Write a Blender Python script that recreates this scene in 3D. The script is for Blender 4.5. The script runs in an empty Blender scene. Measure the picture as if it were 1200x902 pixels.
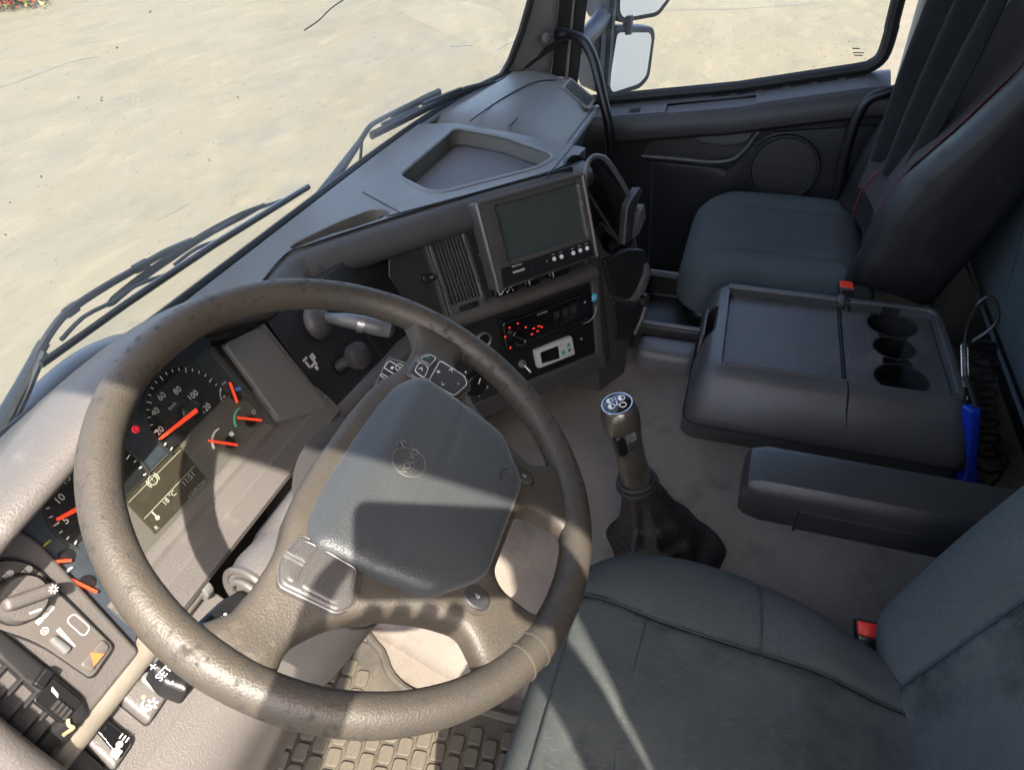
# Truck cab interior seen from the open driver's door.  Metres; origin at the steering wheel's centre,
# x towards the passenger door, y towards the windscreen, z up.
import bpy, bmesh, math, random
import numpy as np
from math import sin, cos, pi, radians, sqrt, atan2
from mathutils import Vector, Matrix
from mathutils.geometry import delaunay_2d_cdt

random.seed(7); np.random.seed(7)
scene = bpy.context.scene
col = scene.collection

# ------------------------------------------------------------------ camera
cam = bpy.data.objects.new('camera', bpy.data.cameras.new('camera'))
col.objects.link(cam)
cam.data.sensor_fit = 'HORIZONTAL'; cam.data.sensor_width = 36.0; cam.data.lens = 838.52 / 1200 * 36
cam.data.clip_start = 0.02; cam.data.clip_end = 2000
_r = Vector((0.3038, -0.9523, -0.0282)); _f = Vector((0.7520, 0.2577, -0.6068)); _r = (_r - _f * _r.dot(_f)).normalized(); _u = _r.cross(_f)
cam.matrix_world = Matrix(((_r.x, _u.x, -_f.x, -0.3983), (_r.y, _u.y, -_f.y, -0.2720), (_r.z, _u.z, -_f.z, 0.4402), (0, 0, 0, 1)))
scene.camera = cam

# ------------------------------------------------------------------ daylight
SUN_AZ, SUN_EL = radians(36), radians(50)          # the light travels towards (cos az, sin az)
SUN_DIR = Vector((cos(SUN_AZ) * cos(SUN_EL), sin(SUN_AZ) * cos(SUN_EL), -sin(SUN_EL)))
world = bpy.data.worlds.new('World'); scene.world = world; world.use_nodes = True
wn = world.node_tree.nodes; wl = world.node_tree.links; wn.clear()
sky = wn.new('ShaderNodeTexSky'); sky.sky_type = 'NISHITA'; sky.sun_disc = False
sky.sun_elevation = SUN_EL; sky.sun_rotation = atan2(-SUN_DIR.x, -SUN_DIR.y); sky.dust_density = 4.0; sky.air_density = 0.8; sky.ozone_density = 0.4
bg = wn.new('ShaderNodeBackground'); bg.inputs['Strength'].default_value = 0.15
wo = wn.new('ShaderNodeOutputWorld'); wl.new(sky.outputs[0], bg.inputs[0]); wl.new(bg.outputs[0], wo.inputs[0])
sl = bpy.data.lights.new('sun', 'SUN'); sl.energy = 3.2; sl.angle = radians(0.55); sl.color = (1.0, 0.91, 0.78)
so = bpy.data.objects.new('sun', sl); col.objects.link(so); so.rotation_euler = SUN_DIR.to_track_quat('-Z', 'Y').to_euler()
so.location = (-6, -5, 9)
vs = scene.view_settings; vs.view_transform = 'Standard'; vs.look = 'None'; vs.exposure = 2.5; vs.gamma = 1.0; vs.use_curve_mapping = False
scene.cycles.use_denoising = True
scene.cycles.max_bounces = 8; scene.cycles.diffuse_bounces = 5; scene.cycles.transparent_max_bounces = 12
scene.cycles.sample_clamp_indirect = 6.0

# ------------------------------------------------------------------ materials
M = {}
def mat(name, c, rough=0.5, metal=0.0, spec=0.5, bump=None, var=None, coat=0.0, sheen=0.0, emit=None, wear=None, kind='noise', stretch=None, streak=None):
    """c base colour; bump=(scale, strength); var=(scale, other colour, low, high); wear=(scale, colour, low, high)."""
    m = bpy.data.materials.new(name); m.use_nodes = True; M[name] = m
    nt = m.node_tree; N = nt.nodes; L = nt.links; b = N['Principled BSDF']
    b.inputs['Roughness'].default_value = rough; b.inputs['Metallic'].default_value = metal
    b.inputs['Specular IOR Level'].default_value = spec; b.inputs['Base Color'].default_value = (*c, 1)
    if coat: b.inputs['Coat Weight'].default_value = coat; b.inputs['Coat Roughness'].default_value = 0.12
    if sheen: b.inputs['Sheen Weight'].default_value = sheen; b.inputs['Sheen Roughness'].default_value = 0.4
    if emit: b.inputs['Emission Color'].default_value = (*emit[0], 1); b.inputs['Emission Strength'].default_value = emit[1]
    tc = N.new('ShaderNodeTexCoord'); vec = tc.outputs['Object']
    if stretch:
        mp = N.new('ShaderNodeMapping'); mp.inputs['Scale'].default_value = stretch[0]; mp.inputs['Rotation'].default_value = stretch[1]
        L.new(vec, mp.inputs[0]); vec = mp.outputs[0]
    prev = None
    for k, spec_ in enumerate((var, wear, streak)):
        if not spec_: continue
        sc_, c2, lo, hi = spec_[:4]
        nz = N.new('ShaderNodeTexNoise'); nz.inputs['Scale'].default_value = sc_; nz.inputs['Detail'].default_value = 8 if k else 5
        nz.inputs['Roughness'].default_value = 0.62
        if k == 2:
            ms = N.new('ShaderNodeMapping'); ms.inputs['Scale'].default_value = spec_[4]; L.new(tc.outputs['Object'], ms.inputs[0]); L.new(ms.outputs[0], nz.inputs['Vector'])
        else: L.new(vec, nz.inputs['Vector'])
        rp = N.new('ShaderNodeMapRange'); rp.inputs['From Min'].default_value = lo; rp.inputs['From Max'].default_value = hi
        L.new(nz.outputs['Fac'], rp.inputs['Value'])
        mx = N.new('ShaderNodeMix'); mx.data_type = 'RGBA'
        if prev: L.new(prev, mx.inputs['A'])
        else: mx.inputs['A'].default_value = (*c, 1)
        mx.inputs['B'].default_value = (*c2, 1); L.new(rp.outputs[0], mx.inputs['Factor']); prev = mx.outputs['Result']
        if k == 1:
            ra = N.new('ShaderNodeMapRange'); ra.inputs['To Min'].default_value = rough; ra.inputs['To Max'].default_value = min(1, rough + 0.3)
            L.new(rp.outputs[0], ra.inputs['Value']); L.new(ra.outputs[0], b.inputs['Roughness'])
    if prev: L.new(prev, b.inputs['Base Color'])
    if bump:
        if kind == 'voronoi':
            t = N.new('ShaderNodeTexVoronoi'); t.feature = 'SMOOTH_F1'; t.inputs['Scale'].default_value = bump[0]; out = t.outputs['Distance']
        elif kind == 'weave':
            w1 = N.new('ShaderNodeTexWave'); w1.inputs['Scale'].default_value = bump[0]; w1.bands_direction = 'X'; w1.inputs['Distortion'].default_value = 1.2; w1.inputs['Detail Scale'].default_value = 3
            w2 = N.new('ShaderNodeTexWave'); w2.inputs['Scale'].default_value = bump[0] * 0.8; w2.bands_direction = 'Y'; w2.inputs['Distortion'].default_value = 1.2; w2.inputs['Detail Scale'].default_value = 3
            L.new(vec, w1.inputs[0]); L.new(vec, w2.inputs[0])
            t = N.new('ShaderNodeMath'); t.operation = 'ADD'; L.new(w1.outputs['Fac'], t.inputs[0]); L.new(w2.outputs['Fac'], t.inputs[1]); out = t.outputs[0]; t = None
        else:
            t = N.new('ShaderNodeTexNoise'); t.inputs['Scale'].default_value = bump[0]; t.inputs['Detail'].default_value = 4; out = t.outputs['Fac']
        if t: L.new(vec, t.inputs['Vector'])
        bp = N.new('ShaderNodeBump'); bp.inputs['Strength'].default_value = bump[1]; bp.inputs['Distance'].default_value = 0.0012
        L.new(out, bp.inputs['Height']); L.new(bp.outputs[0], b.inputs['Normal'])
    return m

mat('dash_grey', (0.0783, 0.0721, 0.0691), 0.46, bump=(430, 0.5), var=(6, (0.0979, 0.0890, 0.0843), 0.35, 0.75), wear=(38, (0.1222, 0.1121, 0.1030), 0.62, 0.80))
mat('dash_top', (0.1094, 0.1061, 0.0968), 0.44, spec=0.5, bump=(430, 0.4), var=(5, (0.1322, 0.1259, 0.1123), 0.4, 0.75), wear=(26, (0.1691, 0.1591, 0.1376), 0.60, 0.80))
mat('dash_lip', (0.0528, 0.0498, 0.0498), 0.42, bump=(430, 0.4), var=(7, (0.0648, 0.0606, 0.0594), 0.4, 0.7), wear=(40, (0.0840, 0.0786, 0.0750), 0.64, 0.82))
mat('fascia', (0.0137, 0.0134, 0.0142), 0.42, bump=(900, 0.25), var=(9, (0.0189, 0.0184, 0.0189), 0.45, 0.75))
mat('black_plastic', (0.0080, 0.0080, 0.0088), 0.38, bump=(900, 0.2))
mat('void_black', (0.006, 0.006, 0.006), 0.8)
mat('gloss_black', (0.006, 0.006, 0.007), 0.12, coat=0.5)
mat('charcoal', (0.0287, 0.0276, 0.0276), 0.45, bump=(700, 0.4), var=(10, (0.0365, 0.0348, 0.0343), 0.4, 0.7))
mat('console_grey', (0.0608, 0.0600, 0.0618), 0.36, bump=(420, 0.5), var=(8, (0.0780, 0.0761, 0.0752), 0.4, 0.72), wear=(30, (0.1284, 0.1208, 0.1142), 0.64, 0.84))
mat('armrest_black', (0.0216, 0.0216, 0.0223), 0.4, bump=(430, 0.5), var=(8, (0.0302, 0.0295, 0.0295), 0.4, 0.7))
mat('cheek_grey', (0.1066, 0.1040, 0.1019), 0.42, bump=(430, 0.4), var=(5, (0.1222, 0.1186, 0.1144), 0.4, 0.75))  # dash grey lightened for the cheek, making up for its shade
mat('grille', (0.030, 0.029, 0.030), 0.6, bump=(260, 1.0), kind='voronoi')
mat('tray_rubber', (0.0654, 0.0624, 0.0614), 0.38, bump=(420, 0.6), kind='voronoi', wear=(14, (0.1237, 0.1139, 0.1050), 0.48, 0.8))
mat('tray_floor', (0.0890, 0.0897, 0.0955), 0.62, bump=(300, 0.9), kind='voronoi', wear=(20, (0.1257, 0.1188, 0.1179), 0.5, 0.8))
mat('trim_champagne', (0.2400, 0.2160, 0.1800), 0.36, metal=0.35, bump=(300, 0.1), var=(30, (0.1920, 0.1720, 0.1440), 0.4, 0.7))
mat('trim_dim', (0.1008, 0.0922, 0.0864), 0.38, metal=0.3, bump=(400, 0.15))
mat('leather_worn', (0.0385, 0.0330, 0.0264), 0.54, bump=(600, 0.22), kind='voronoi', var=(9, (0.0604, 0.0492, 0.0361), 0.38, 0.68), wear=(60, (0.0768, 0.0613, 0.0431), 0.60, 0.75))
mat('leather_rim', (0.0351, 0.0306, 0.0254), 0.52, bump=(600, 0.25), kind='voronoi', var=(9, (0.0538, 0.0450, 0.0342), 0.36, 0.66), wear=(95, (0.0241, 0.0212, 0.0180), 0.54, 0.66))
mat('airbag', (0.0301, 0.0337, 0.0370), 0.48, spec=0.5, bump=(900, 0.4), kind='voronoi', var=(10, (0.0408, 0.0444, 0.0461), 0.4, 0.7), sheen=0.2)
mat('button_grey', (0.030, 0.031, 0.034), 0.35, bump=(900, 0.15))
mat('white_print', (0.75, 0.75, 0.73), 0.55)
mat('icon_pale', (0.52, 0.50, 0.47), 0.55)
mat('grey_print', (0.42, 0.42, 0.40), 0.5)
mat('dial_black', (0.008, 0.008, 0.009), 0.5)
mat('dial_blue', (0.030, 0.038, 0.050), 0.35, var=(8, (0.04, 0.046, 0.055), 0.4, 0.7))
mat('cluster_grey', (0.0840, 0.0752, 0.0688), 0.5, bump=(900, 0.2), var=(7, (0.0960, 0.0856, 0.0776), 0.4, 0.7))
mat('needle_red', (0.75, 0.05, 0.018), 0.4, emit=((1, 0.07, 0.02), 0.12))
mat('red_lamp', (0.5, 0.02, 0.03), 0.4, emit=((1, 0.02, 0.05), 0.15))
mat('lcd_brown', (0.036, 0.030, 0.022), 0.25)
mat('lcd_text', (0.36, 0.37, 0.30), 0.6)
mat('yellow_arc', (0.45, 0.38, 0.05), 0.5)
mat('green_arc', (0.10, 0.45, 0.25), 0.5)
mat('blue_print', (0.05, 0.25, 0.7), 0.5)
mat('orange_print', (0.85, 0.13, 0.04), 0.5)
mat('stalk_silver', (0.1430, 0.1463, 0.1430), 0.42, metal=0.2, bump=(600, 0.15), var=(40, (0.0975, 0.0975, 0.0962), 0.45, 0.7))
mat('chrome', (0.65, 0.65, 0.66), 0.15, metal=1.0)
mat('dull_steel', (0.42, 0.42, 0.41), 0.35, metal=0.9)
mat('knob_metal', (0.20, 0.185, 0.165), 0.30, metal=0.75, bump=(200, 0.15), var=(40, (0.12, 0.108, 0.095), 0.35, 0.7))
mat('boot_leather', (0.0160, 0.0152, 0.0144), 0.45, spec=0.5, bump=(220, 0.5), kind='voronoi', wear=(60, (0.0480, 0.0432, 0.0384), 0.56, 0.78))
mat('carpet', (0.1671, 0.1462, 0.1291), 0.95, spec=0.1, bump=(420, 0.9), var=(4, (0.2215, 0.1940, 0.1690), 0.35, 0.70), wear=(15, (0.1282, 0.1124, 0.0984), 0.52, 0.74), streak=(420, (0.1335, 0.1169, 0.1025), 0.50, 0.75, (1, 1, 1)))
mat('mat_rubber', (0.0533, 0.0487, 0.0428), 0.7, spec=0.25, bump=(300, 0.5), var=(7, (0.0998, 0.0864, 0.0656), 0.36, 0.68), wear=(50, (0.1232, 0.1071, 0.0807), 0.55, 0.8))
mat('seat_fabric', (0.0967, 0.1115, 0.1113), 0.95, spec=0.1, sheen=0.1, bump=(420, 0.9), kind='weave', var=(5, (0.1208, 0.1358, 0.1338), 0.35, 0.7), wear=(260, (0.0794, 0.0922, 0.0931), 0.48, 0.70))
mat('seat_insert', (0.0761, 0.0877, 0.0887), 0.95, spec=0.1, sheen=0.1, bump=(300, 0.9), kind='weave', var=(6, (0.1167, 0.1260, 0.1207), 0.42, 0.64), wear=(5.5, (0.0431, 0.0495, 0.0508), 0.50, 0.62), streak=(70, (0.1370, 0.1405, 0.1294), 0.55, 0.72, (7, 1.0, 1)))
mat('pax_fabric', (0.0862, 0.1100, 0.1179), 0.95, spec=0.15, sheen=0.12, bump=(360, 0.8), kind='weave', var=(5, (0.1156, 0.1394, 0.1458), 0.35, 0.7), wear=(300, (0.0748, 0.0956, 0.1032), 0.5, 0.68))
mat('pax_insert', (0.0873, 0.0939, 0.0974), 0.95, spec=0.15, sheen=0.12, bump=(360, 0.8), kind='weave', var=(7, (0.1229, 0.1245, 0.1251), 0.35, 0.66), wear=(300, (0.0637, 0.0690, 0.0719), 0.5, 0.68))
mat('pax_black', (0.0128, 0.0112, 0.0120), 0.5, bump=(400, 0.4), wear=(30, (0.0225, 0.0210, 0.0210), 0.55, 0.75))
mat('pax_front', (0.0340, 0.0248, 0.0268), 0.9, bump=(360, 0.5), kind='weave', sheen=0.1)
mat('cloth_dark', (0.0210, 0.0217, 0.0210), 0.95, spec=0.1, sheen=0.15, bump=(500, 0.4), kind='weave', var=(6, (0.0140, 0.0147, 0.0143), 0.4, 0.7))
mat('seam_thread', (0.030, 0.036, 0.040), 0.9)
mat('red_thread', (0.1260, 0.0084, 0.0126), 0.7)
mat('door_black', (0.0104, 0.0113, 0.0145), 0.5, bump=(500, 0.5), var=(6, (0.0145, 0.0158, 0.0196), 0.4, 0.7))
mat('door_grey', (0.0397, 0.0378, 0.0378), 0.5, bump=(600, 0.4), var=(6, (0.0499, 0.0474, 0.0467), 0.4, 0.7))
mat('sill_grey', (0.0990, 0.0996, 0.1032), 0.42, bump=(600, 0.3))
mat('pillar_grey', (0.2108, 0.1958, 0.1870), 0.6, bump=(500, 0.3), var=(4, (0.2312, 0.2142, 0.2040), 0.4, 0.7))
mat('rubber_black', (0.008, 0.008, 0.009), 0.6)
mat('pillar_tan', (0.42, 0.38, 0.32), 0.6)
mat('headliner', (0.5670, 0.5400, 0.4995), 0.9, bump=(300, 0.4))
mat('body_white', (0.72, 0.73, 0.75), 0.3, coat=0.4)
mat('mirror_housing', (0.0439, 0.0525, 0.0684), 0.42)
mat('mirror_glass', (0.82, 0.85, 0.86), 0.02, metal=1.0)
mat('wiper_black', (0.0200, 0.0230, 0.0225), 0.38, bump=(500, 0.2))
mat('bed_fabric', (0.0278, 0.0504, 0.0614), 0.9, sheen=0.1, bump=(300, 0.4), kind='weave', var=(5, (0.0360, 0.0600, 0.0710), 0.4, 0.7))
mat('buckle_red', (0.72, 0.035, 0.020), 0.35)
mat('gun_blue', (0.008, 0.035, 0.36), 0.35)
mat('hose_black', (0.010, 0.010, 0.010), 0.22)
mat('sticker_cyan', (0.05, 0.42, 0.72), 0.5)
mat('thermo_grey', (0.50, 0.52, 0.53), 0.45)
mat('icon_green', (0.02, 0.32, 0.16), 0.5)
mat('screen', (0.036, 0.050, 0.046), 0.2, var=(7, (0.052, 0.055, 0.045), 0.4, 0.7))  # lifted greenish tone paints in a reflection on the screen
mat('radio_red', (0.4, 0.02, 0.02), 0.4, emit=((1, 0.05, 0.03), 0.25))
mat('tyre_mark', (0.0661, 0.0638, 0.0560), 0.95, var=(3, (0.0924, 0.0851, 0.0694), 0.4, 0.6))
mat('ground', (0.13, 0.12, 0.10), 0.95, spec=0.15)
mat('bag_beige', (0.3000, 0.2208, 0.1275), 0.6)
mat('leaf_green', (0.07, 0.11, 0.03), 0.7); mat('leaf_red', (0.28, 0.06, 0.035), 0.7); mat('leaf_yellow', (0.36, 0.27, 0.06), 0.7); mat('bark', (0.08, 0.06, 0.04), 0.9)
mat('skin', (0.45, 0.27, 0.19), 0.5); mat('shirt', (0.05, 0.06, 0.09), 0.9); mat('hair', (0.03, 0.02, 0.015), 0.7); mat('trousers', (0.04, 0.045, 0.06), 0.9)

def glass(name, tint, refl):
    m = bpy.data.materials.new(name); m.use_nodes = True; M[name] = m
    nt = m.node_tree; N = nt.nodes; L = nt.links; N.clear()
    t = N.new('ShaderNodeBsdfTransparent'); t.inputs[0].default_value = (*tint, 1)
    g = N.new('ShaderNodeBsdfGlossy'); g.inputs['Roughness'].default_value = 0.02
    f = N.new('ShaderNodeLayerWeight'); f.inputs['Blend'].default_value = 0.5
    q = N.new('ShaderNodeMath'); q.operation = 'POWER'; q.inputs[1].default_value = 5; L.new(f.outputs['Facing'], q.inputs[0])
    k = N.new('ShaderNodeMath'); k.operation = 'MULTIPLY_ADD'; k.inputs[1].default_value = 0.9 * refl; k.inputs[2].default_value = 0.035 * refl; L.new(q.outputs[0], k.inputs[0])
    mx = N.new('ShaderNodeMixShader'); L.new(k.outputs[0], mx.inputs[0]); L.new(t.outputs[0], mx.inputs[1]); L.new(g.outputs[0], mx.inputs[2])
    o = N.new('ShaderNodeOutputMaterial'); L.new(mx.outputs[0], o.inputs[0])
glass('window_glass', (0.965, 0.98, 0.965), 0.9)
def dusty(name, src, amount):
    m = M[src].copy(); m.name = name; M[name] = m; N = m.node_tree.nodes; L = m.node_tree.links
    out = next(n for n in N if n.type == 'OUTPUT_MATERIAL'); base = out.inputs[0].links[0].from_socket
    tc = N.new('ShaderNodeTexCoord'); mp = N.new('ShaderNodeMapping'); mp.inputs['Rotation'].default_value = (0, radians(25), 0); mp.inputs['Scale'].default_value = (2.2, 1, 7)
    nz = N.new('ShaderNodeTexNoise'); nz.inputs['Scale'].default_value = 2.2; nz.inputs['Detail'].default_value = 8
    L.new(tc.outputs['Object'], mp.inputs[0]); L.new(mp.outputs[0], nz.inputs['Vector'])
    mr = N.new('ShaderNodeMapRange'); mr.inputs['From Min'].default_value = 0.4; mr.inputs['From Max'].default_value = 0.75; mr.inputs['To Min'].default_value = amount * .3; mr.inputs['To Max'].default_value = amount
    L.new(nz.outputs['Fac'], mr.inputs['Value'])
    tr = N.new('ShaderNodeBsdfTranslucent'); tr.inputs[0].default_value = (0.75, 0.73, 0.68, 1)
    mx = N.new('ShaderNodeMixShader'); L.new(mr.outputs[0], mx.inputs[0]); L.new(base, mx.inputs[1]); L.new(tr.outputs[0], mx.inputs[2]); L.new(mx.outputs[0], out.inputs[0])
dusty('windscreen_glass', 'window_glass', 0.06)
dusty('lens_glass', 'window_glass', 0.014)

# the yard: pale dusty concrete with streaks, patches and grit
def yard():
    nt = M['ground'].node_tree; N = nt.nodes; L = nt.links; b = N['Principled BSDF']
    tc = N.new('ShaderNodeTexCoord')
    def noise(scale, detail, stretch=(1, 1, 1), rot=0.0, rough=0.6):
        mp = N.new('ShaderNodeMapping'); mp.inputs['Scale'].default_value = stretch; mp.inputs['Rotation'].default_value = (0, 0, rot)
        L.new(tc.outputs['Object'], mp.inputs[0])
        n = N.new('ShaderNodeTexNoise'); n.inputs['Scale'].default_value = scale; n.inputs['Detail'].default_value = detail; n.inputs['Roughness'].default_value = rough
        L.new(mp.outputs[0], n.inputs['Vector']); return n.outputs['Fac']
    def ramp(v, lo, hi):
        r = N.new('ShaderNodeMapRange'); r.inputs['From Min'].default_value = lo; r.inputs['From Max'].default_value = hi; L.new(v, r.inputs['Value']); return r.outputs[0]
    def mix(a, bcol, f):
        m = N.new('ShaderNodeMix'); m.data_type = 'RGBA'
        if isinstance(a, tuple): m.inputs['A'].default_value = (*a, 1)
        else: L.new(a, m.inputs['A'])
        m.inputs['B'].default_value = (*bcol, 1); L.new(f, m.inputs['Factor']); return m.outputs['Result']
    c = mix((0.1059, 0.0959, 0.0714), (0.1005, 0.0938, 0.0744), ramp(noise(0.35, 5), 0.35, 0.65))
    c = mix(c, (0.0881, 0.0840, 0.0673), ramp(noise(0.8, 8, (1, 2.6, 1), radians(-50)), 0.48, 0.66))
    c = mix(c, (0.1179, 0.1068, 0.0796), ramp(noise(1.3, 6, (1, 2.6, 1), radians(-50)), 0.54, 0.68))
    c = mix(c, (0.0660, 0.0636, 0.0514), ramp(noise(2.6, 8, (1, 2.2, 1), radians(-50), 0.7), 0.585, 0.74))
    c = mix(c, (0.1232, 0.1132, 0.0867), ramp(noise(9, 8, rough=0.75), 0.60, 0.78))
    c = mix(c, (0.0676, 0.0647, 0.0510), ramp(noise(42, 6, (1, 1.6, 1), radians(-50), 0.8), 0.60, 0.80))
    L.new(c, b.inputs['Base Color'])
    bp = N.new('ShaderNodeBump'); bp.inputs['Strength'].default_value = 0.35; bp.inputs['Distance'].default_value = 0.03
    L.new(noise(14, 9, rough=0.7), bp.inputs['Height']); L.new(bp.outputs[0], b.inputs['Normal'])
yard()

# ------------------------------------------------------------------ geometry helpers
def V3(p): return np.array(p, float)
def unit(v): v = V3(v); return v / (np.linalg.norm(v) + 1e-12)
class Fr:
    """A local frame: p(x, y, h) = o + x*X + y*Y + h*N."""
    def __init__(s, o, X, Y): s.o = V3(o); s.X = unit(X); s.Y = unit(Y); s.N = unit(np.cross(s.X, s.Y))
    def p(s, x, y, h=0.0): return s.o + x * s.X + y * s.Y + h * s.N
    def at(s, x, y, h=0.0): return Fr(s.p(x, y, h), s.X, s.Y)
    def rot(s, a): return Fr(s.o, cos(a) * s.X + sin(a) * s.Y, -sin(a) * s.X + cos(a) * s.Y)
FZ = Fr((0, 0, 0), (1, 0, 0), (0, 1, 0))                                         # level
T28 = radians(28)
FC = Fr((0, .235, -.2), (1, 0, 0), (0, sin(T28), cos(T28)))                       # instrument panel, faces the driver
A40 = radians(40); T10 = radians(10)
FS = Fr((.75, 0, -.4), (cos(A40), -sin(A40), 0), (sin(A40) * sin(T10), cos(A40) * sin(T10), cos(T10)))   # centre stack, turned to the driver
TW = radians(29.473)
FW = Fr((0, 0, 0), (1, 0, 0), (0, cos(TW), sin(TW)))                             # steering wheel

def spl(pts, n=8, closed=False):
    P = [V3(p) for p in pts]; m = len(P); out = []
    rng = range(m if closed else m - 1)
    for i in rng:
        a = P[(i - 1) % m] if closed or i > 0 else P[0]; b = P[i]; c = P[(i + 1) % m]; d = P[(i + 2) % m] if closed or i + 2 < m else P[-1]
        for k in range(n):
            t = k / n
            out.append(0.5 * ((2 * b) + (c - a) * t + (2 * a - 5 * b + 4 * c - d) * t * t + (3 * b - a - 3 * c + d) * t ** 3))
    if not closed: out.append(P[-1])
    return out
def rrect(x0, y0, x1, y1, r, n=5):
    out = []
    for cx, cy, a0 in ((x1 - r, y1 - r, 0), (x0 + r, y1 - r, 90), (x0 + r, y0 + r, 180), (x1 - r, y0 + r, 270)):
        for k in range(n + 1):
            a = radians(a0 + 90 * k / n); out.append((cx + r * cos(a), cy + r * sin(a)))
    return out
def circ(cx, cy, r, n=32, a0=0, a1=360):
    full = abs(a1 - a0) >= 360
    return [(cx + r * cos(radians(a0 + (a1 - a0) * k / (n if full else n - 1))), cy + r * sin(radians(a0 + (a1 - a0) * k / (n if full else n - 1)))) for k in range(n)]
def rpoly(pts, r, n=4):
    """fillet the corners of a polygon (2-D); r scalar or list"""
    out = []; m = len(pts)
    for i in range(m):
        p = np.array(pts[i], float); a = np.array(pts[i - 1], float) - p; b = np.array(pts[(i + 1) % m], float) - p
        ri = r[i] if isinstance(r, (list, tuple)) else r
        la = np.linalg.norm(a); lb = np.linalg.norm(b); d = min(ri, la * .48, lb * .48); a /= la; b /= lb
        for k in range(n + 1):
            t = k / n; out.append(tuple((1 - t) ** 2 * (p + a * d) + 2 * t * (1 - t) * p + t * t * (p + b * d)))
    return out
def area2(p): p = np.array(p); q = np.roll(p, -1, 0); return 0.5 * float(np.sum(p[:, 0] * q[:, 1] - q[:, 0] * p[:, 1]))
def inside(P, poly):
    P = np.asarray(P); poly = np.asarray(poly); r = np.zeros(len(P), bool); j = len(poly) - 1
    for i in range(len(poly)):
        xi, yi = poly[i]; xj, yj = poly[j]
        c = ((yi > P[:, 1]) != (yj > P[:, 1])) & (P[:, 0] < (xj - xi) * (P[:, 1] - yi) / (yj - yi + 1e-15) + xi)
        r ^= c; j = i
    return r
def pdist(P, poly, closed=True):
    P = np.asarray(P, float); poly = np.asarray(poly, float); d = np.full(len(P), 1e9)
    for i in range(len(poly) if closed else len(poly) - 1):
        a = poly[i]; b = poly[(i + 1) % len(poly)]; ab = b - a
        t = np.clip(((P - a) @ ab) / (ab @ ab + 1e-15), 0, 1)
        d = np.minimum(d, np.linalg.norm(P - (a + t[:, None] * ab), axis=1))
    return d
def resample(poly, step):
    out = []; m = len(poly)
    for i in range(m):
        a = np.array(poly[i], float); b = np.array(poly[(i + 1) % m], float); k = max(1, int(round(np.linalg.norm(b - a) / step)))
        for q in range(k): out.append(tuple(a + (b - a) * q / k))
    return out

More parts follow.
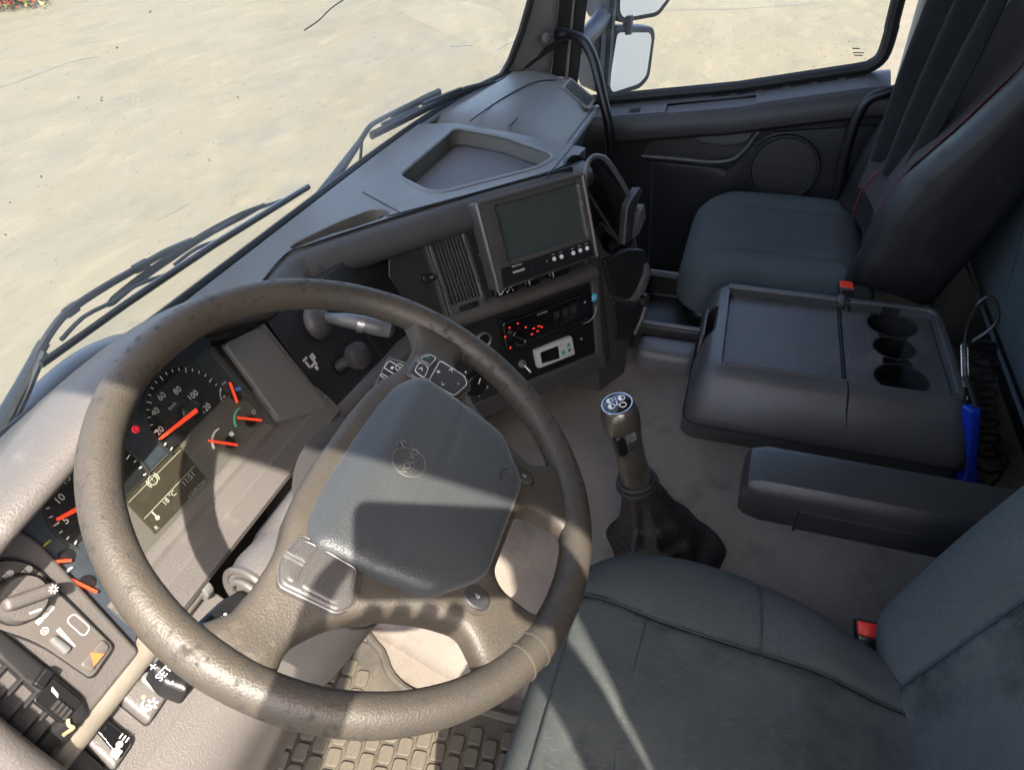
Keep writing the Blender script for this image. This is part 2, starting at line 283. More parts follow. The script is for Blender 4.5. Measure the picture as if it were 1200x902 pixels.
class G:
    """collects geometry (world coordinates) for one mesh"""
    def __init__(s): s.v = []; s.f = []
    def add(s, V, F):
        o = len(s.v); s.v.extend([tuple(map(float, p)) for p in V]); s.f.extend([tuple(i + o for i in f) for f in F]); return s
    def box(s, fr, x0, x1, y0, y1, h0, h1):
        V = [fr.p(x, y, h) for h in (h0, h1) for y in (y0, y1) for x in (x0, x1)]
        return s.add(V, [(0, 2, 3, 1), (4, 5, 7, 6), (0, 1, 5, 4), (2, 6, 7, 3), (0, 4, 6, 2), (1, 3, 7, 5)])
    def prism(s, fr, poly, h0, h1, holes=()):
        if area2(poly) < 0: poly = poly[::-1]
        if holes: return s.panel(fr, poly, h0, h1, 0, holes=holes, step=None)
        n = len(poly)
        V = [fr.p(x, y, h0) for x, y in poly] + [fr.p(x, y, h1) for x, y in poly]
        F = [tuple(range(n))[::-1], tuple(range(n, 2 * n))] + [(i, (i + 1) % n, n + (i + 1) % n, n + i) for i in range(n)]
        return s.add(V, F)
    def panel(s, fr, poly, h0, h1, rnd, holes=(), step=None, hf=None, back=True):
        """a sheet outlined by poly with a softly rounded top edge (radius rnd) at height h1, sides down to h0"""
        if area2(poly) < 0: poly = poly[::-1]
        loops = [poly] + [h[::-1] if area2(h) > 0 else h for h in holes]
        if step: loops = [resample(l, step) for l in loops]
        pts = []; edges = []
        for l in loops:
            o = len(pts); pts += l; edges += [(o + i, o + (i + 1) % len(l)) for i in range(len(l))]
        nb = len(pts)
        if step:
            A = np.array(poly); x0, y0 = A.min(0); x1, y1 = A.max(0)
            gx, gy = np.meshgrid(np.arange(x0 + step * .5, x1, step), np.arange(y0 + step * .5, y1, step))
            gx = gx + (np.arange(gx.shape[0]) % 2)[:, None] * step * .5
            Q = np.c_[gx.ravel(), gy.ravel()]
            if rnd > 0:
                ext = []
                for l in loops:
                    L = np.array(l); T = np.roll(L, -1, 0) - np.roll(L, 1, 0); T /= np.linalg.norm(T, axis=1)[:, None] + 1e-12; Nn = np.c_[-T[:, 1], T[:, 0]]
                    for k in ((.12, .35, .7) if rnd > step * .9 else (.15, .5, 1.0)): ext.append(L + Nn * rnd * k)
                E_ = np.vstack(ext); de = np.min([pdist(E_, l) for l in loops], 0); E_ = E_[de > rnd * .08]
            ok = inside(Q, poly)
            for h in holes: ok &= ~inside(Q, h)
            Q = Q[ok]
            if len(Q):
                d = np.min([pdist(Q, l) for l in loops], 0); Q = Q[d > (max(step * .45, rnd * 1.05) if rnd > 0 else step * .45)]
            if rnd > 0:
                ok = inside(E_, poly)
                for h in holes: ok &= ~inside(E_, h)
                Q = np.vstack([Q, E_[ok]])
            pts = pts + [tuple(q) for q in Q]
        r = delaunay_2d_cdt([Vector(p) for p in pts], edges, [], 0, 1e-7)
        P = np.array([(p.x, p.y) for p in r[0]]); F = [tuple(f) for f in r[2]]
        cen = np.array([P[list(f)].mean(0) for f in F]); ok = inside(cen, poly)
        for h in holes: ok &= ~inside(cen, h)
        F = [f for f, k in zip(F, ok) if k]
        used = sorted({i for f in F for i in f}); mp = {i: k for k, i in enumerate(used)}
        P = P[used]; F = [tuple(mp[i] for i in f) for f in F]
        F = [f if area2([P[i] for i in f]) > 0 else f[::-1] for f in F]
        H = np.full(len(P), h1, float)
        if rnd > 0:
            d = np.min([pdist(P, l) for l in loops], 0); t = 1 - np.clip(d / rnd, 0, 1); H -= rnd * (1 - np.sqrt(np.maximum(0, 1 - t * t)))
        if hf is not None: H += hf(P[:, 0], P[:, 1])
        n = len(P); V = [fr.p(P[i, 0], P[i, 1], H[i]) for i in range(n)]
        cnt = {}
        for f in F:
            for a, b in zip(f, f[1:] + f[:1]): cnt[(a, b)] = 1
        bd = [(a, b) for (a, b) in cnt if (b, a) not in cnt]
        bi = {}
        for a, b in bd:
            for k in (a, b):
                if k not in bi: bi[k] = n + len(bi)
        low = [None] * len(bi)
        for k, j in bi.items(): low[j - n] = fr.p(P[k, 0], P[k, 1], h0)
        W = [(b, a, bi[a], bi[b]) for a, b in bd]
        V2 = V + low; F2 = F + W
        if back and not hf and rnd == 0:
            V2 = V2 + [fr.p(P[i, 0], P[i, 1], h0) for i in range(n)]; o = n + len(low); F2 = F2 + [tuple(i + o for i in f[::-1]) for f in F]
        return s.add(V2, F2)
    def tube(s, pts, r, n=10, closed=False, caps=True, flat=1.0, up=None):
        P = [V3(p) for p in pts]; m = len(P); R = r if isinstance(r, (list, tuple, np.ndarray)) else [r] * m
        T = [unit((P[(i + 1) % m] if closed or i < m - 1 else P[i]) - (P[i - 1] if closed or i > 0 else P[i])) for i in range(m)]
        u = V3(up) if up is not None else (V3((0, 0, 1)) if abs(T[0][2]) < .9 else V3((1, 0, 0)))
        rings = []
        for i in range(m):
            a = unit(u - T[i] * (u @ T[i])); b = np.cross(T[i], a)
            if up is None: u = a
            rings.append([P[i] + R[i] * (cos(2 * pi * k / n) * a * flat + sin(2 * pi * k / n) * b) for k in range(n)])
        return s.loft(rings, caps=caps, loop=closed)
    def loft(s, rings, caps=True, loop=False, ring_closed=True):
        n = len(rings[0]); m = len(rings); V = [p for r in rings for p in r]; F = []
        for i in range(m if loop else m - 1):
            j = (i + 1) % m
            for k in range(n if ring_closed else n - 1):
                l = (k + 1) % n; F.append((i * n + k, i * n + l, j * n + l, j * n + k))
        if caps and not loop and ring_closed: F.append(tuple(range(n))[::-1]); F.append(tuple((m - 1) * n + k for k in range(n)))
        return s.add(V, F)
    def lathe(s, fr, prof, n=32, cx=0, cy=0, sx=1.0):
        rings = [[fr.p(cx + r * sx * cos(2 * pi * k / n), cy + r * sin(2 * pi * k / n), h) for k in range(n)] for r, h in prof]
        return s.loft(rings, caps=True)
    def disc(s, fr, cx, cy, r, h0, h1, n=32): return s.prism(fr, circ(cx, cy, r, n), h0, h1)
    def ring(s, fr, cx, cy, r, w, h0, h1, n=40, a0=0, a1=360):
        full = abs(a1 - a0) >= 360; m = n if full else n + 1
        A = [radians(a0 + (a1 - a0) * k / n) for k in range(m)]
        rings = [[fr.p(cx + q * cos(a), cy + q * sin(a), h) for q, h in ((r - w / 2, h0), (r + w / 2, h0), (r + w / 2, h1), (r - w / 2, h1))] for a in A]
        return s.loft(rings, caps=not full, loop=full)

ORG = {}
def link_mesh(name, me, parent=None):
    o = bpy.data.objects.new(name, me); col.objects.link(o)
    if parent is not None: o.parent = parent
    ORG[o.name] = ORG[parent.name] if parent is not None else V3((0, 0, 0))
    return o
def obj(g, name, m, parent=None, bevel=0.0, sub=0, sharp=38, seg=2, bev_angle=32, merge=True):
    me = bpy.data.meshes.new(name)
    og = ORG[parent.name] if parent is not None else V3((0, 0, 0))
    me.from_pydata([tuple(V3(p) - og) for p in g.v], [], g.f)
    bm = bmesh.new(); bm.from_mesh(me)
    if merge: bmesh.ops.remove_doubles(bm, verts=bm.verts, dist=1e-6)
    bmesh.ops.recalc_face_normals(bm, faces=bm.faces); bm.to_mesh(me); bm.free()
    me.shade_smooth()
    if sharp is not None and not sub: me.set_sharp_from_angle(angle=radians(sharp))
    me.materials.append(M[m] if isinstance(m, str) else m)
    o = link_mesh(name, me, parent)
    if bevel:
        b = o.modifiers.new('bevel', 'BEVEL'); b.width = bevel; b.segments = seg; b.limit_method = 'ANGLE'; b.angle_limit = radians(bev_angle); b.harden_normals = True
    if sub:
        q = o.modifiers.new('sub', 'SUBSURF'); q.levels = sub; q.render_levels = sub
    return o
def root(name, label, cat, loc=(0, 0, 0), group=None):
    o = bpy.data.objects.new(name, None); o.empty_display_size = 0.05; col.objects.link(o); o.location = loc
    o['label'] = label; o['category'] = cat
    if group: o['group'] = group
    ORG[o.name] = V3(loc); return o
def tag(o, label, cat, group=None):
    o['label'] = label; o['category'] = cat
    if group: o['group'] = group
    return o
def structure(o): o['kind'] = 'structure'; return o
def again(o, off, parent=None):
    c = o.copy(); col.objects.link(c); c.location = o.location + Vector(tuple(map(float, off)))
    if parent is not None: c.parent = parent
    ORG[c.name] = ORG[o.name]; return c
def cut(o, g, m='void_black'):
    """cut the closed shape g out of the object o (both in world coordinates)"""
    c = obj(g, 'cutter', m, sharp=None)
    og = ORG[o.name]; c.location = tuple(-og)
    b = o.modifiers.new('cut', 'BOOLEAN'); b.operation = 'DIFFERENCE'; b.solver = 'EXACT'; b.object = c; b.material_mode = 'TRANSFER'
    mods = [m for m in o.modifiers if m.type != 'BOOLEAN']
    for m in mods: m.show_viewport = m.show_render = False
    par = o.parent; o.parent = None; bpy.context.view_layer.update()
    dg = bpy.context.evaluated_depsgraph_get(); me = bpy.data.meshes.new_from_object(o.evaluated_get(dg)); o.parent = par
    me.set_sharp_from_angle(angle=radians(38)); o.modifiers.remove(b); old = o.data; o.data = me; me.name = old.name
    for m in mods: m.show_viewport = m.show_render = True
    bpy.data.objects.remove(c)
    return o
_fc = {}
def text(name, body, size, fr, x, y, h, m, parent, rot=0.0, align='CENTER', sx=1.0, depth=0.0):
    key = (body, align)
    if key not in _fc:
        cu = bpy.data.curves.new('t', 'FONT'); cu.body = body; cu.align_x = align; cu.align_y = 'CENTER'; cu.resolution_u = 3; cu.size = 1.0
        t = bpy.data.objects.new('t', cu); col.objects.link(t); bpy.context.view_layer.update()
        me = bpy.data.meshes.new_from_object(t.evaluated_get(bpy.context.evaluated_depsgraph_get()))
        _fc[key] = ([v.co.copy() for v in me.vertices], [tuple(p.vertices) for p in me.polygons])
        bpy.data.objects.remove(t); bpy.data.curves.remove(cu); bpy.data.meshes.remove(me)
    v, f = _fc[key]; g = G()
    c_, s_ = cos(rot), sin(rot)
    g.add([fr.p(x + (p.x * sx * c_ - p.y * s_) * size, y + (p.x * sx * s_ + p.y * c_) * size, h) for p in v], f)
    me = bpy.data.meshes.new(name); og = ORG[parent.name]
    me.from_pydata([tuple(V3(p) - og) for p in g.v], [], g.f); me.materials.append(M[m])
    return link_mesh(name, me, parent)
def sweep(g, path, prof, normals, caps=True, up=(0, 0, 1)):
    """sweep a closed (n, u) profile along path; normals give the outward direction at each point"""
    g.loft([[V3(p) + V3(n) * a + V3(up) * b for a, b in prof] for p, n in zip(path, normals)], caps=caps)
def smooth(t): t = np.clip(t, 0, 1); return t * t * (3 - 2 * t)

# ================================================================== the yard outside
g = G(); g.add([(-300, -300, -2.15), (300, -300, -2.15), (300, 300, -2.15), (-300, 300, -2.15)], [(0, 1, 2, 3)])
gr_ = structure(obj(g, 'ground', 'ground'))
def bush(x, y, w, h, label, mats, n):
    rt = root('roadside_bush', label, 'bush', (x, y, -2.15), 'bushes at the edge of the yard')
    gs = G()
    for k in range(9):
        a = random.uniform(0, 2 * pi); r = random.uniform(.1, .8) * w
        gs.tube(spl([(x, y, -2.15), (x + r * .4 * cos(a), y + r * .4 * sin(a), -2.15 + h * .4), (x + r * cos(a), y + r * sin(a), -2.15 + h * random.uniform(.6, .9))], 4), [.03, .028, .025, .022, .018, .015, .012, .009, .006], 5)
    obj(gs, 'stem', 'bark', rt)
    gl = G(); mi = []
    for k in range(n):
        a = random.uniform(0, 2 * pi); r = w * sqrt(random.random()) * (1 + .25 * sin(3 * a + x)); z = h * random.random() ** .8
        r *= sqrt(max(.1, 1 - (z / h) ** 2.2)); p = V3((x + r * cos(a), y + r * sin(a), -2.14 + z))
        d = unit(np.random.normal(size=3)); e = unit(np.cross(d, np.random.normal(size=3))); s = random.uniform(.07, .16)
        gl.add([p - e * s * .4, p + d * s * .5 - e * s * .1, p + d * s, p + d * s * .5 + e * s * .45], [(0, 1, 2, 3)]); mi.append(random.choices(range(len(mats)), [.45, .35, .2][:len(mats)])[0])
    o = obj(gl, 'crown', mats[0], rt, merge=False)
    for m_ in mats[1:]: o.data.materials.append(M[m_])
    o.data.polygons.foreach_set('material_index', mi)
bush(12.55, 15.75, 1.15, 1.3, 'red and green leafy bush at the far edge of the yard, nearest the corner', ['leaf_red', 'leaf_green', 'leaf_yellow'], 4200)
bush(14.6, 16.2, 1.1, .9, 'low green and yellow bush beside the red bush at the yard edge', ['leaf_green', 'leaf_yellow', 'leaf_red'], 3000)
for P, w_ in (([(7.2127, 9.937, -2.15), (7.9335, 9.9312, -2.15), (8.7104, 10.0653, -2.15), (9.3015, 9.8512, -2.15)], .07), ([(9.8936, 10.9012, -2.15), (10.1065, 10.7912, -2.15), (10.2722, 10.5951, -2.15)], .04), ([(4.2146, 4.5843, -2.15), (4.4642, 4.5561, -2.15), (4.6449, 4.5381, -2.15)], .02), ([(14.3708, 1.6277, -2.15), (14.7207, 0.3586, -2.15), (15.4363, -1.1244, -2.15)], .10)):
    C_ = spl(P, 6); n_ = len(C_); g = G(); L_ = []; R_ = []
    for i in range(n_):
        d = unit(C_[min(i + 1, n_ - 1)] - C_[max(i - 1, 0)]); q = V3((-d[1], d[0], 0)) * w_ * sqrt(max(.01, 1 - (2 * i / (n_ - 1) - 1) ** 2)) * random.uniform(.6, 1)
        L_.append(C_[i] + q + V3((0, 0, .004))); R_.append(C_[i] - q + V3((0, 0, .004)))
    g.loft([L_, R_], ring_closed=False, caps=False); obj(g, 'tyre_mark', 'tyre_mark', gr_)
# loose stones lying on the yard
gst = G()
for k in range(1500):
    dx = random.uniform(1.5, 14); dy = random.uniform(-3, 14)
    s = random.uniform(.004, .016); p = V3((dx, dy, -2.15 + s * .3))
    gst.add([p + V3((s * random.uniform(.6, 1.3) * a, s * random.uniform(.6, 1.3) * b, s * c)) for a, b, c in ((1, 0, 0), (-1, 0, 0), (0, 1, 0), (0, -1, 0), (0, 0, .8), (0, 0, -.5))],
            [(0, 2, 4), (2, 1, 4), (1, 3, 4), (3, 0, 4), (2, 0, 5), (1, 2, 5), (3, 1, 5), (0, 3, 5)])
o = obj(gst, 'gravel', 'ground', sharp=20); o['kind'] = 'stuff'; o['label'] = 'loose grit scattered over the pale yard'; o['category'] = 'gravel'

# ================================================================== cab shell
def shell(name, g, m): return structure(obj(g, name, m, bevel=.006))
shell('cab_floor', G().box(FZ, -.47, 1.72, -1.4, .5, -.80, -.745), 'carpet')
shell('cab_ceiling', G().box(FZ, -.52, 1.8, -1.42, .26, 1.12, 1.16), 'headliner')
shell('cab_wall_rear', G().box(FZ, -.50, 1.76, -1.44, -1.40, -.80, 1.12), 'headliner')
g = G(); FYZ = Fr((-.46, 0, 0), (0, 1, 0), (0, 0, 1))                            # N = +x
g.prism(FYZ, [(-1.4, -.80), (-.615, -.80), (-.615, .70), (-.58, .748), (-.05, .752), (.10, .76), (.24, .78), (.20, 1.12), (-1.4, 1.12)], -.05, 0)
shell('cab_wall_left', g, 'headliner')
g = G(); g.prism(FYZ, [(.30, -.80), (.30, -.1), (.17, .1), (.02, .76), (.14, .80), (.30, .2), (.44, -.1), (.44, -.80)], -.05, 0)
shell('cab_pillar_left', g, 'pillar_grey')
g = G(); FYR = Fr((1.735, 0, 0), (0, 1, 0), (0, 0, 1))
g.prism(FYR, [(-1.4, -.80), (-.66, -.80), (-.645, .72), (.0, .72), (.14, .78), (.10, 1.12), (-1.4, 1.12)], 0, .04)
shell('cab_wall_right', g, 'headliner')
def glass_y(x):
    return .437 - (.085 * ((x - .66) / .9) ** 3 if x > .66 else .20 * max(0, (-.05 - x) / .35) ** 2)
def glass_pt(x, z, h=0.0):                                                        # h outwards
    return V3((x, glass_y(x) - (z + .06) * math.tan(radians(15)) + h * .966, z + h * .26))
g = G(); XS = np.linspace(-.40, 1.62, 30)
g.loft([[glass_pt(x, .78), glass_pt(x, 1.13), glass_pt(x, 1.13) + V3((0, .05, 0)), glass_pt(x, .78) + V3((0, .05, 0))] for x in XS])
shell('cab_windscreen_header', g, 'headliner')

ws = root('windscreen', 'wide curved windscreen glass above the dashboard', 'windscreen', (.6, .43, -.06))
g = G(); g.loft([[glass_pt(x, z, .004) for z in np.linspace(-.10, .80, 12)] for x in XS], ring_closed=False, caps=False)
pane = obj(g, 'pane', 'windscreen_glass', ws, sharp=None)
sd = pane.modifiers.new('solid', 'SOLIDIFY'); sd.thickness = .005
g = G(); g.tube([glass_pt(x, -.058, .000) for x in np.linspace(-.40, 1.56, 40)], .011, 8, up=(0, 0, 1)); obj(g, 'rubber_seal', 'rubber_black', ws)
g = G(); g.tube([glass_pt(x, -.058, -.016) + V3((0, 0, .004)) for x in np.linspace(-.36, 1.50, 40)], .006, 8, up=(0, 0, 1)); obj(g, 'inner_seal', 'sill_grey', ws)
# stone chips, scratches and dried insects on the glass
def on_glass(p):
    p = V3(p); return glass_pt(p[0], p[2], .0075)
def mark(name, pts, r, m):
    g = G(); g.tube([on_glass(p) for p in pts], r, 5); obj(g, name, m, ws)
mark('scratch', spl([(0.5941, 0.3537, 0.2246), (0.6358, 0.3522, 0.2304), (0.6712, 0.3495, 0.2404), (0.7254, 0.3475, 0.248)], 3), .0010, 'rubber_black')
mark('scratch', spl([(1.4338, 0.4112, 0.0103), (1.5078, 0.4089, 0.0189), (1.6149, 0.412, 0.0073), (1.7504, 0.4188, -0.0182)], 3), .0009, 'body_white')
mark('scratch', [(1.1887, 0.3937, 0.0754), (1.3072, 0.3996, 0.0535)], .0008, 'body_white')
for u in ((0.1676, 0.3477, 0.2473), (0.1956, 0.3505, 0.2369), (0.1972, 0.3499, 0.239), (0.4283, 0.367, 0.1751), (0.3623, 0.3835, 0.1134), (0.053, 0.3734, 0.1512), (0.066, 0.3659, 0.1791), (0.2272, 0.339, 0.2798), (0.28, 0.3322, 0.305), (0.1066, 0.3631, 0.1896)):
    g = G(); p = on_glass(u); k = random.uniform(.0005, .0011)
    for q in range(3):
        c = p + V3((random.uniform(-1, 1) * k * 1.5, 0, random.uniform(-1, 1) * k * 1.5)); g.loft([[c + V3((k * cos(t) * w_, -.0004 + .0008 * j, k * .7 * sin(t) * w_)) for t in np.linspace(0, 2 * pi, 8)[:-1]] for j, w_ in ((0, .4), (1, .9), (2, .3))])
    obj(g, 'insect_speck', 'rubber_black', ws)

# cowl grab step below the glass, outside
def cowl(label, P, w):
    rt = root('cowl_handle', label, 'cowl handle', P[0]); g = G()
    path = spl(P, 6); n = len(path); R = [w * (.35 + .65 * sqrt(max(0, 1 - (2 * i / (n - 1) - 1) ** 4))) for i in range(n)]
    g.tube(path, R, 12, flat=.55); obj(g, 'cover', 'mirror_housing', rt)
    g = G(); mid = path[int(n * .22):int(n * .8)]; g.tube([p + V3((-.002, -w * .42, w * .34)) for p in mid], [w * .42] * len(mid), 10, flat=.5); obj(g, 'recess', 'rubber_black', rt)
cowl('grey plastic cowl handle outside the glass in front of the driver', [(-0.0158, 0.4891, -0.1067), (0.0608, 0.4896, -0.0892), (0.1454, 0.4872, -0.0802), (0.2232, 0.4858, -0.0946)], .030)
cowl('grey cowl cap outside the glass below the far wiper', [(0.8938, 0.4854, -0.1122), (1.0077, 0.4917, -0.1164), (1.1344, 0.4863, -0.1157)], .018)

# ------------------------------------------------------------------ wipers
w1 = root('windscreen_wiper', 'long black wiper lying on the glass in front of the driver', 'wiper', (-0.0038, 0.4607, -0.0587), 'windscreen wipers')
g = G(); g.tube([(-0.0428, 0.4839, -0.1067), (0.004, 0.4725, -0.0642), (0.0427, 0.4675, -0.0376), (0.0786, 0.4625, -0.0112)], [.012, .0115, .0095, .0078], 8, flat=.7); obj(g, 'arm', 'wiper_black', w1)
g = G(); g.tube([(-0.0475, 0.4772, -0.1203), (-0.0033, 0.4662, -0.0794), (0.0369, 0.4609, -0.0478), (0.0767, 0.4541, -0.0108)], .0042, 6); obj(g, 'washer_pipe', 'wiper_black', w1)
g = G(); g.tube(spl([(0.077, 0.4628, -0.0126), (0.0984, 0.4588, 0.0026), (0.1266, 0.456, 0.0128), (0.1795, 0.4534, 0.015), (0.2446, 0.4521, 0.0121), (0.2892, 0.4481, 0.0115), (0.3369, 0.4456, 0.0055)], 4), .0048, 8); obj(g, 'arm_rod', 'wiper_black', w1)
for a, b in (((0.0728, 0.4634, -0.0146), (0.0863, 0.4609, -0.0054)), ((0.1224, 0.4563, 0.0118), (0.1376, 0.4548, 0.0136)), ((0.2347, 0.4531, 0.0121), (0.2546, 0.4511, 0.0121))):
    g = G(); g.tube([a, b], .0066, 8); obj(g, 'clamp', 'wiper_black', w1)
g = G(); g.tube(spl([(0.1706, 0.4458, -0.003), (0.2292, 0.4518, -0.0022), (0.3008, 0.4565, -0.0043), (0.3901, 0.4523, -0.0041), (0.5073, 0.4442, -0.0126)], 4), [.002] + [.0042] * 14 + [.003, .002], 6, flat=1.5); obj(g, 'bridge', 'wiper_black', w1)
for a, b in (((0.0882, 0.4342, 0.0017), (0.1744, 0.4432, -0.0012)), ((0.1714, 0.4434, -0.0019), (0.2655, 0.4371, -0.0094)), ((0.2861, 0.438, -0.0048), (0.4046, 0.4515, -0.0244)), ((0.3818, 0.4456, -0.0022), (0.5703, 0.4396, -0.0264))):
    g = G(); g.tube(spl([a, (V3(a) + V3(b)) / 2 + V3((0, .004, .004)), b], 3), .0028, 6); obj(g, 'yoke', 'wiper_black', w1)
g = G(); g.tube([(0.0492, 0.4276, -0.0046), (0.1845, 0.4276, -0.0046), (0.3556, 0.4288, -0.0093), (0.6204, 0.4334, -0.0262)], .0032, 6, flat=1.6); bl = obj(g, 'blade', 'wiper_black', w1)
g = G(); g.tube([(0.0558, 0.4344, -0.007), (0.1916, 0.4338, -0.0047), (0.3642, 0.4349, -0.0088), (0.6252, 0.4394, -0.0256)], .0022, 6); obj(g, 'metal_spine', 'dull_steel', bl)
w2 = root('windscreen_wiper', 'black wiper beyond the slotted vent, its tip reaching the far pillar', 'wiper', (0.6652, 0.468, -0.086), 'windscreen wipers')
g = G(); g.tube([(0.6307, 0.4807, -0.1139), (0.6854, 0.4754, -0.0903), (0.7736, 0.4705, -0.0642), (0.8746, 0.4632, -0.0293)], [.0145, .0135, .011, .0065], 8, flat=.7); obj(g, 'arm', 'wiper_black', w2)
def far(u): return glass_pt(u[0], u[2], .03)
g = G(); g.tube(spl([(0.871, 0.4633, -0.0298), (0.9019, 0.4595, -0.0156), (0.9363, 0.4591, -0.0142), (1.02, 0.4503, -0.0157), (1.1, 0.4333, -0.0139)], 4), .0052, 8); obj(g, 'arm_rod', 'wiper_black', w2)
g = G(); g.tube(spl([(0.8314, 0.4737, -0.1073), (0.8589, 0.47, -0.0817), (0.8713, 0.4622, -0.0332)], 4), .003, 6); obj(g, 'washer_pipe', 'wiper_black', w2)
g = G(); g.tube(spl([(1., 0.4541, -0.0243), (1.1, 0.4381, -0.0196), (1.19, 0.424, -0.021)], 4), .006, 6, flat=1.5); obj(g, 'bridge', 'wiper_black', w2)
for a, b in (((0.95, 0.4537, -0.0232), (1.08, 0.4301, -0.0263)), ((1.1, 0.4282, -0.0227), (1.27, 0.4028, -0.0333))):
    g = G(); g.tube([a, b], .0042, 6); obj(g, 'yoke', 'wiper_black', w2)
g = G(); g.tube(spl([(0.9, 0.4552, -0.0301), (1., 0.435, -0.0301), (1.15, 0.4196, -0.0363), (1.29, 0.4001, -0.0423), (1.42, 0.3684, -0.0582)], 4), .0055, 6, flat=1.6); obj(g, 'blade', 'wiper_black', w2)

# ------------------------------------------------------------------ far A-pillar with its grab handle
pt = root('windscreen_pillar', 'grey windscreen pillar at the passenger side with a black grab handle', 'pillar', (1.58, .33, -.1))
sec = []
for z, xl, yl, xr, yr in ((-.20, 1.50, .44, 1.665, .31), (-.09, 1.50, .392, 1.665, .288), (-.02, 1.50, .347, 1.66, .274), (.122, 1.50, .294, 1.655, .262), (.4, 1.48, .185, 1.64, .15), (.80, 1.46, .04, 1.62, .01)):
    a = V3((xl, yl, z)); b = V3((xr, yr, z)); m_ = (a + b) / 2; nn = unit((-(b - a)[1] * -1, -(b - a)[0], 0)); nn = unit(V3((-.45, -.9, 0)))
    sec.append([a + V3((.046, .016, 0)), a, a * .75 + b * .25 + nn * .010, m_ + nn * .014, a * .25 + b * .75 + nn * .010, b, b + V3((.02, .08, 0))])
g = G(); g.loft(sec); obj(g, 'trim', 'pillar_grey', pt, sharp=50)
g = G(); q = V3((1.575, 0.2754, 0.0202)); fr = Fr(q + V3((-.0005, -.002, 0)), (.97, -.22, 0), (0, 0, 1)); g.disc(fr, 0, 0, .0125, -.01, .003, 24); obj(g, 'screw_cap', 'pillar_grey', pt, bevel=.0015)
g = G(); g.tube(spl([(1.49, 0.394, -0.0992), (1.53, 0.3505, -0.0636), (1.58, 0.3052, -0.0303), (1.625, 0.2606, -0.0042), (1.64, 0.2387, 0.0146)], 5), [.004] * 8 + [.009] * 13, 8); obj(g, 'shadow_gap', 'rubber_black', pt)  # black tube drawn for the shadowed gap between pillar and dash
g = G(); g.tube([(1.497, 0.2884, 0.1448), (1.497, 0.2931, 0.1224), (1.497, 0.3188, 0.0484), (1.497, 0.3506, -0.0218), (1.497, 0.4012, -0.0971)], .0095, 8); obj(g, 'glass_seal', 'rubber_black', pt)
gh = spl([(1.615, 0.2559, 0.0211), (1.6, 0.2172, 0.0254), (1.57, 0.1756, 0.0186), (1.545, 0.144, -0.0115), (1.52, 0.121, -0.0541), (1.5, 0.1008, -0.1069), (1.49, 0.0794, -0.1722), (1.49, 0.0698, -0.2627)], 5)
g = G(); g.tube(gh, [.017] * 4 + [.0135] * (len(gh) - 4), 10); obj(g, 'grab_handle', 'black_plastic', pt)
# door aperture: rubber, painted strip, rubber
ap = root('door_aperture_trim', 'black rubber door seals with a white painted strip between them', 'door seal', (1.70, .25, -.1))
def strip_v(name, u0, u1, x, m):
    g = G(); P = [(u0[k], u1[k]) for k in range(len(u0))]
    g.loft([[a, b, V3(b) + V3((.03, .02, 0)), V3(a) + V3((.03, .02, 0))] for a, b in P]); obj(g, name, m, ap)
strip_v('outer_rubber', [(1.675, 0.2634, 0.1185), (1.675, 0.288, -0.1008)], [(1.675, 0.2287, 0.1191), (1.675, 0.2481, -0.0988)], 0, 'rubber_black')
strip_v('painted_strip', [(1.69, 0.2347, 0.1168), (1.69, 0.2567, -0.1145)], [(1.69, 0.2185, 0.1171), (1.69, 0.2392, -0.1136)], 0, 'pillar_tan')
strip_v('inner_rubber', [(1.68, 0.2184, 0.1186), (1.68, 0.2387, -0.1342)], [(1.68, 0.1886, 0.1191), (1.68, 0.2138, -0.1328)], 0, 'rubber_black')

# ------------------------------------------------------------------ passenger door
dr = root('passenger_door', 'dark passenger door with its window, speaker and grab ledge beyond the passenger seat', 'door', (1.66, -.2, -.7))
FD = Fr((1.66, 0, 0), (0, -1, 0), (0, 0, 1))                                      # x = -y of the cab, N into the cab
SY = [.30, .20, .095, -.225, -.521, -.60]; SZ = [-.222, -.205, -.19, -.143, -.082, -.070]
def sz(y): return float(np.interp(-y, [-v for v in SY], SZ))
g = G(); g.prism(FD, [(-.28, -.74), (.60, -.74), (.60, -.09), (.52, -.10), (.225, -.16), (-.095, -.21), (-.28, -.23)], -.05, 0); obj(g, 'panel', 'door_black', dr, bevel=.01)
g = G(); ys = np.linspace(.26, -.585, 30)
g.loft([[V3((a, y, sz(y) + b)) for a, b in ((1.715, -.03), (1.715, .022), (1.69, .020), (1.655, .010), (1.630, .002), (1.614, -.012), (1.606, -.034), (1.611, -.058), (1.628, -.070), (1.66, -.072))] for y in ys])
sill = obj(g, 'sill', 'door_grey', dr, sharp=50)
g = G(); g.loft([[V3((a, y, sz(y) + b)) for a, b in ((1.708, .0225), (1.690, .0225), (1.655, .0125), (1.632, .0045), (1.632, .000), (1.70, .0))] for y in ys]); sl_ = obj(g, 'sill_top', 'sill_grey', dr, sharp=50)
def slotbox(y0, y1, x0, x1, d):
    return G().loft([[V3((x, y, sz(y) + b)) for x, b in ((x0, -d), (x1, -d), (x1, .06), (x0, .06))] for y in (y0, y1)])
cut(sill, slotbox(-.045, -.275, 1.630, 1.670, .014), 'door_grey'); cut(sl_, slotbox(-.045, -.275, 1.630, 1.670, .03), 'door_grey')
g = G(); g.loft([[V3((x, y, sz(y) + b)) for x, b in ((1.629, -.012), (1.671, -.012), (1.671, .010), (1.629, .000))] for y in (-.044, -.276)]); obj(g, 'tray_base', 'sill_grey', dr)
g = G(); g.loft([[V3((x, y, sz(y) + b)) for x, b in ((1.637, -.018), (1.666, -.018), (1.666, -.006), (1.637, -.010))] for y in (-.092, -.098)]); obj(g, 'tray_divider', 'sill_grey', dr)
